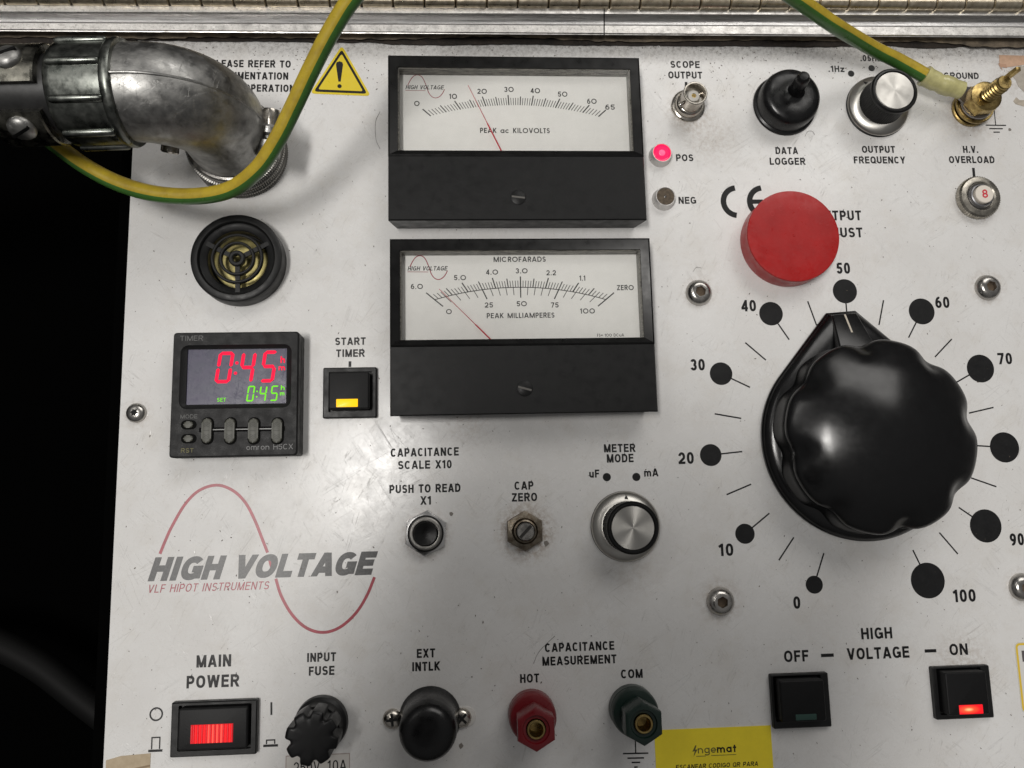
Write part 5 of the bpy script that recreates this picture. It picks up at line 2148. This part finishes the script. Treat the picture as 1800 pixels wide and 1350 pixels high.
c_ = P(1800, 1190)
rs = thing('border_sticker', 'white sticker with rounded yellow border cut by the right edge', 'sticker', (c_.x, c_.y, 0))
a, b = P(1786.5, 1254) - c_, P(1786.5, 1129) - c_
ym = (a.y + b.y) / 2
hh = (b.y - a.y) / 2
xl_ = (P(1789, 1190) - c_).x
for z, d, m, nm in ((.0, 0, mat('clear_edge', (.6, .58, .5), .3), 'backing'), (.004, .035, mat('yellow_border', (.72, .5, .05), .4), 'border'), (.008, .11, mat('sticker_white', (.68, .67, .64), .4), 'field')):
    bm = BM()
    prism(bm, rrect(xl_ + d, xl_ + 3, ym - hh + d, ym + hh - d, .18 - d * .8, 5), z, z + .012)
    link(nm, bm, m, rs, nosmooth=True)
bm = BM()
q = P(1797, 1163) - c_
box(bm, q.x, q.x + .5, q.y, q.y + .40, .018, .026)
link('printed_block', bm, mat('grey_block', (.1, .09, .09), .5), rs)

tape = mat('aged_masking_tape', (.47, .38, .26), .6, var=.4, vs=3, dark=(.36, .28, .18), bump=.3, bs=9)
c_ = P(225, 1345)
tp_ = thing('masking_tape', 'beige strip of tape at the bottom left corner of the panel', 'tape', (c_.x, c_.y, 0))
a, b = P(186, 1331) - c_, P(265, 1324) - c_
bm = BM()
prism(bm, [(a.x + .02, a.y - 2.2), (b.x, a.y - 2.2), (b.x, b.y), (a.x + .5, a.y + .02), (a.x + .02, a.y - .1)], .002, .02)
link('tape_strip', bm, tape, tp_)
bm = BM()
prism(bm, [(a.x + .8, a.y - .42), (b.x - .01, a.y - .30), (b.x - .01, a.y - .36), (a.x + .8, a.y - .5)], .02, .028)
link('fold', bm, mat('tape_fold', (.25, .18, .11), .7), tp_)

c_ = P(560, 1345)
fl_ = thing('fuse_label', 'clear outlined label reading 250V 10A below the fuse holder', 'label', (c_.x, c_.y, 0))
a, b = P(503, 1329) - c_, P(614.5, 1329) - c_
bm = BM()
prism(bm, [(a.x, a.y - 1.6), (b.x, a.y - 1.6), (b.x, a.y), (a.x, a.y)], .001, .010)
link('backing', bm, mat('label_film', (.60, .575, .54), .3, var=.06), fl_, nosmooth=True)
bm = BM()
ribbon(bm, [(a.x, a.y - 1.6), (a.x, a.y), (b.x, a.y), (b.x, a.y - 1.6)], .022, .0125)
link('outline', bm, mat('label_edge', (.30, .22, .2), .5), fl_, nosmooth=True)
caption('250V', 516, 1359, 562, 1357, 19, ink, z=.016, parent=fl_, t=.12, name='label_lettering', origin=Vector(fl_.location))
caption('10A', 576, 1356, 609, 1354, 19, ink, z=.016, parent=fl_, t=.12, name='label_lettering', origin=Vector(fl_.location))

c_ = P(1785, 115)
tp2 = thing('tape_scrap', 'torn orange scrap of tape behind the ground stud', 'tape', (c_.x, c_.y, 0))
bm = BM()
q = [XY(x, y) for x, y in ((1756, 97), (1757, 118), (1774, 118), (1800, 114), (1860, 112), (1860, 100))]
prism(bm, [(x - c_.x, y - c_.y) for x, y in q], .002, .018)
bmesh.ops.recalc_face_normals(bm, faces=bm.faces)
link('tape_film', bm, mat('peach_tape', (.62, .40, .27), .5, var=.25, vs=5, bump=.3, bs=8), tp2)
bm = BM()
q = [XY(x, y) for x, y in ((1754, 112), (1762, 125), (1760, 118), (1770, 120), (1768, 113))]
flat(bm, [(x - c_.x, y - c_.y) for x, y in q], .02)
bmesh.ops.recalc_face_normals(bm, faces=bm.faces)
link('torn_corner', bm, mat('torn_brown', (.45, .27, .18), .6), tp2)
c_ = P(1790, 145)
tp3 = thing('clear_tape', 'grey translucent strip of tape under the ground stud tip', 'tape', (c_.x, c_.y, 0))
bm = BM()
q = [XY(x, y) for x, y in ((1772, 126), (1785, 140), (1790, 152), (1800, 162), (1850, 175), (1850, 114), (1790, 116))]
prism(bm, [(x - c_.x, y - c_.y) for x, y in q], .0015, .012)
bmesh.ops.recalc_face_normals(bm, faces=bm.faces)
link('tape_film', bm, mat('grey_tape', (.46, .42, .36), .35, var=.3, vs=5, bump=.3, bs=8), tp3)
c_ = P(1790, 180)
tp4 = thing('glue_residue', 'ragged tan patch of glue residue right of the ground stud', 'residue', (c_.x, c_.y, 0))
bm = BM()
q = [XY(x, y) for x, y in ((1781, 178), (1786, 171), (1792, 176), (1815, 176), (1815, 187), (1798, 187), (1785, 183))]
prism(bm, [(x - c_.x, y - c_.y) for x, y in q], .001, .01)
bmesh.ops.recalc_face_normals(bm, faces=bm.faces)
link('residue_film', bm, mat('residue', (.50, .44, .36), .6, var=.4, vs=7), tp4)

# ------------------------------------------------------------------ unseen slab added above the panel to shade its lower middle
tb_ = thing('shade_slab', 'dark stand-in slab added out of view to shade the lower middle of the panel', 'shade_slab', (-3.4, -9.0, 29.3), math.radians(-21))
bm = BM()
prism(bm, rrect(-9.5, 6.6, -14.5, 9.2, 1.0, 6), 0, .65, bev=.1)
link('slab_body', bm, mat('dark_slab', (.03, .03, .032), .5), tb_)
bm = BM()
lathe(bm, [(.45, -.12), (.5, -.08), (.5, .02)], 32, c=(-.05, 8.6))
link('slab_lens_ring', bm, bezelp, tb_)
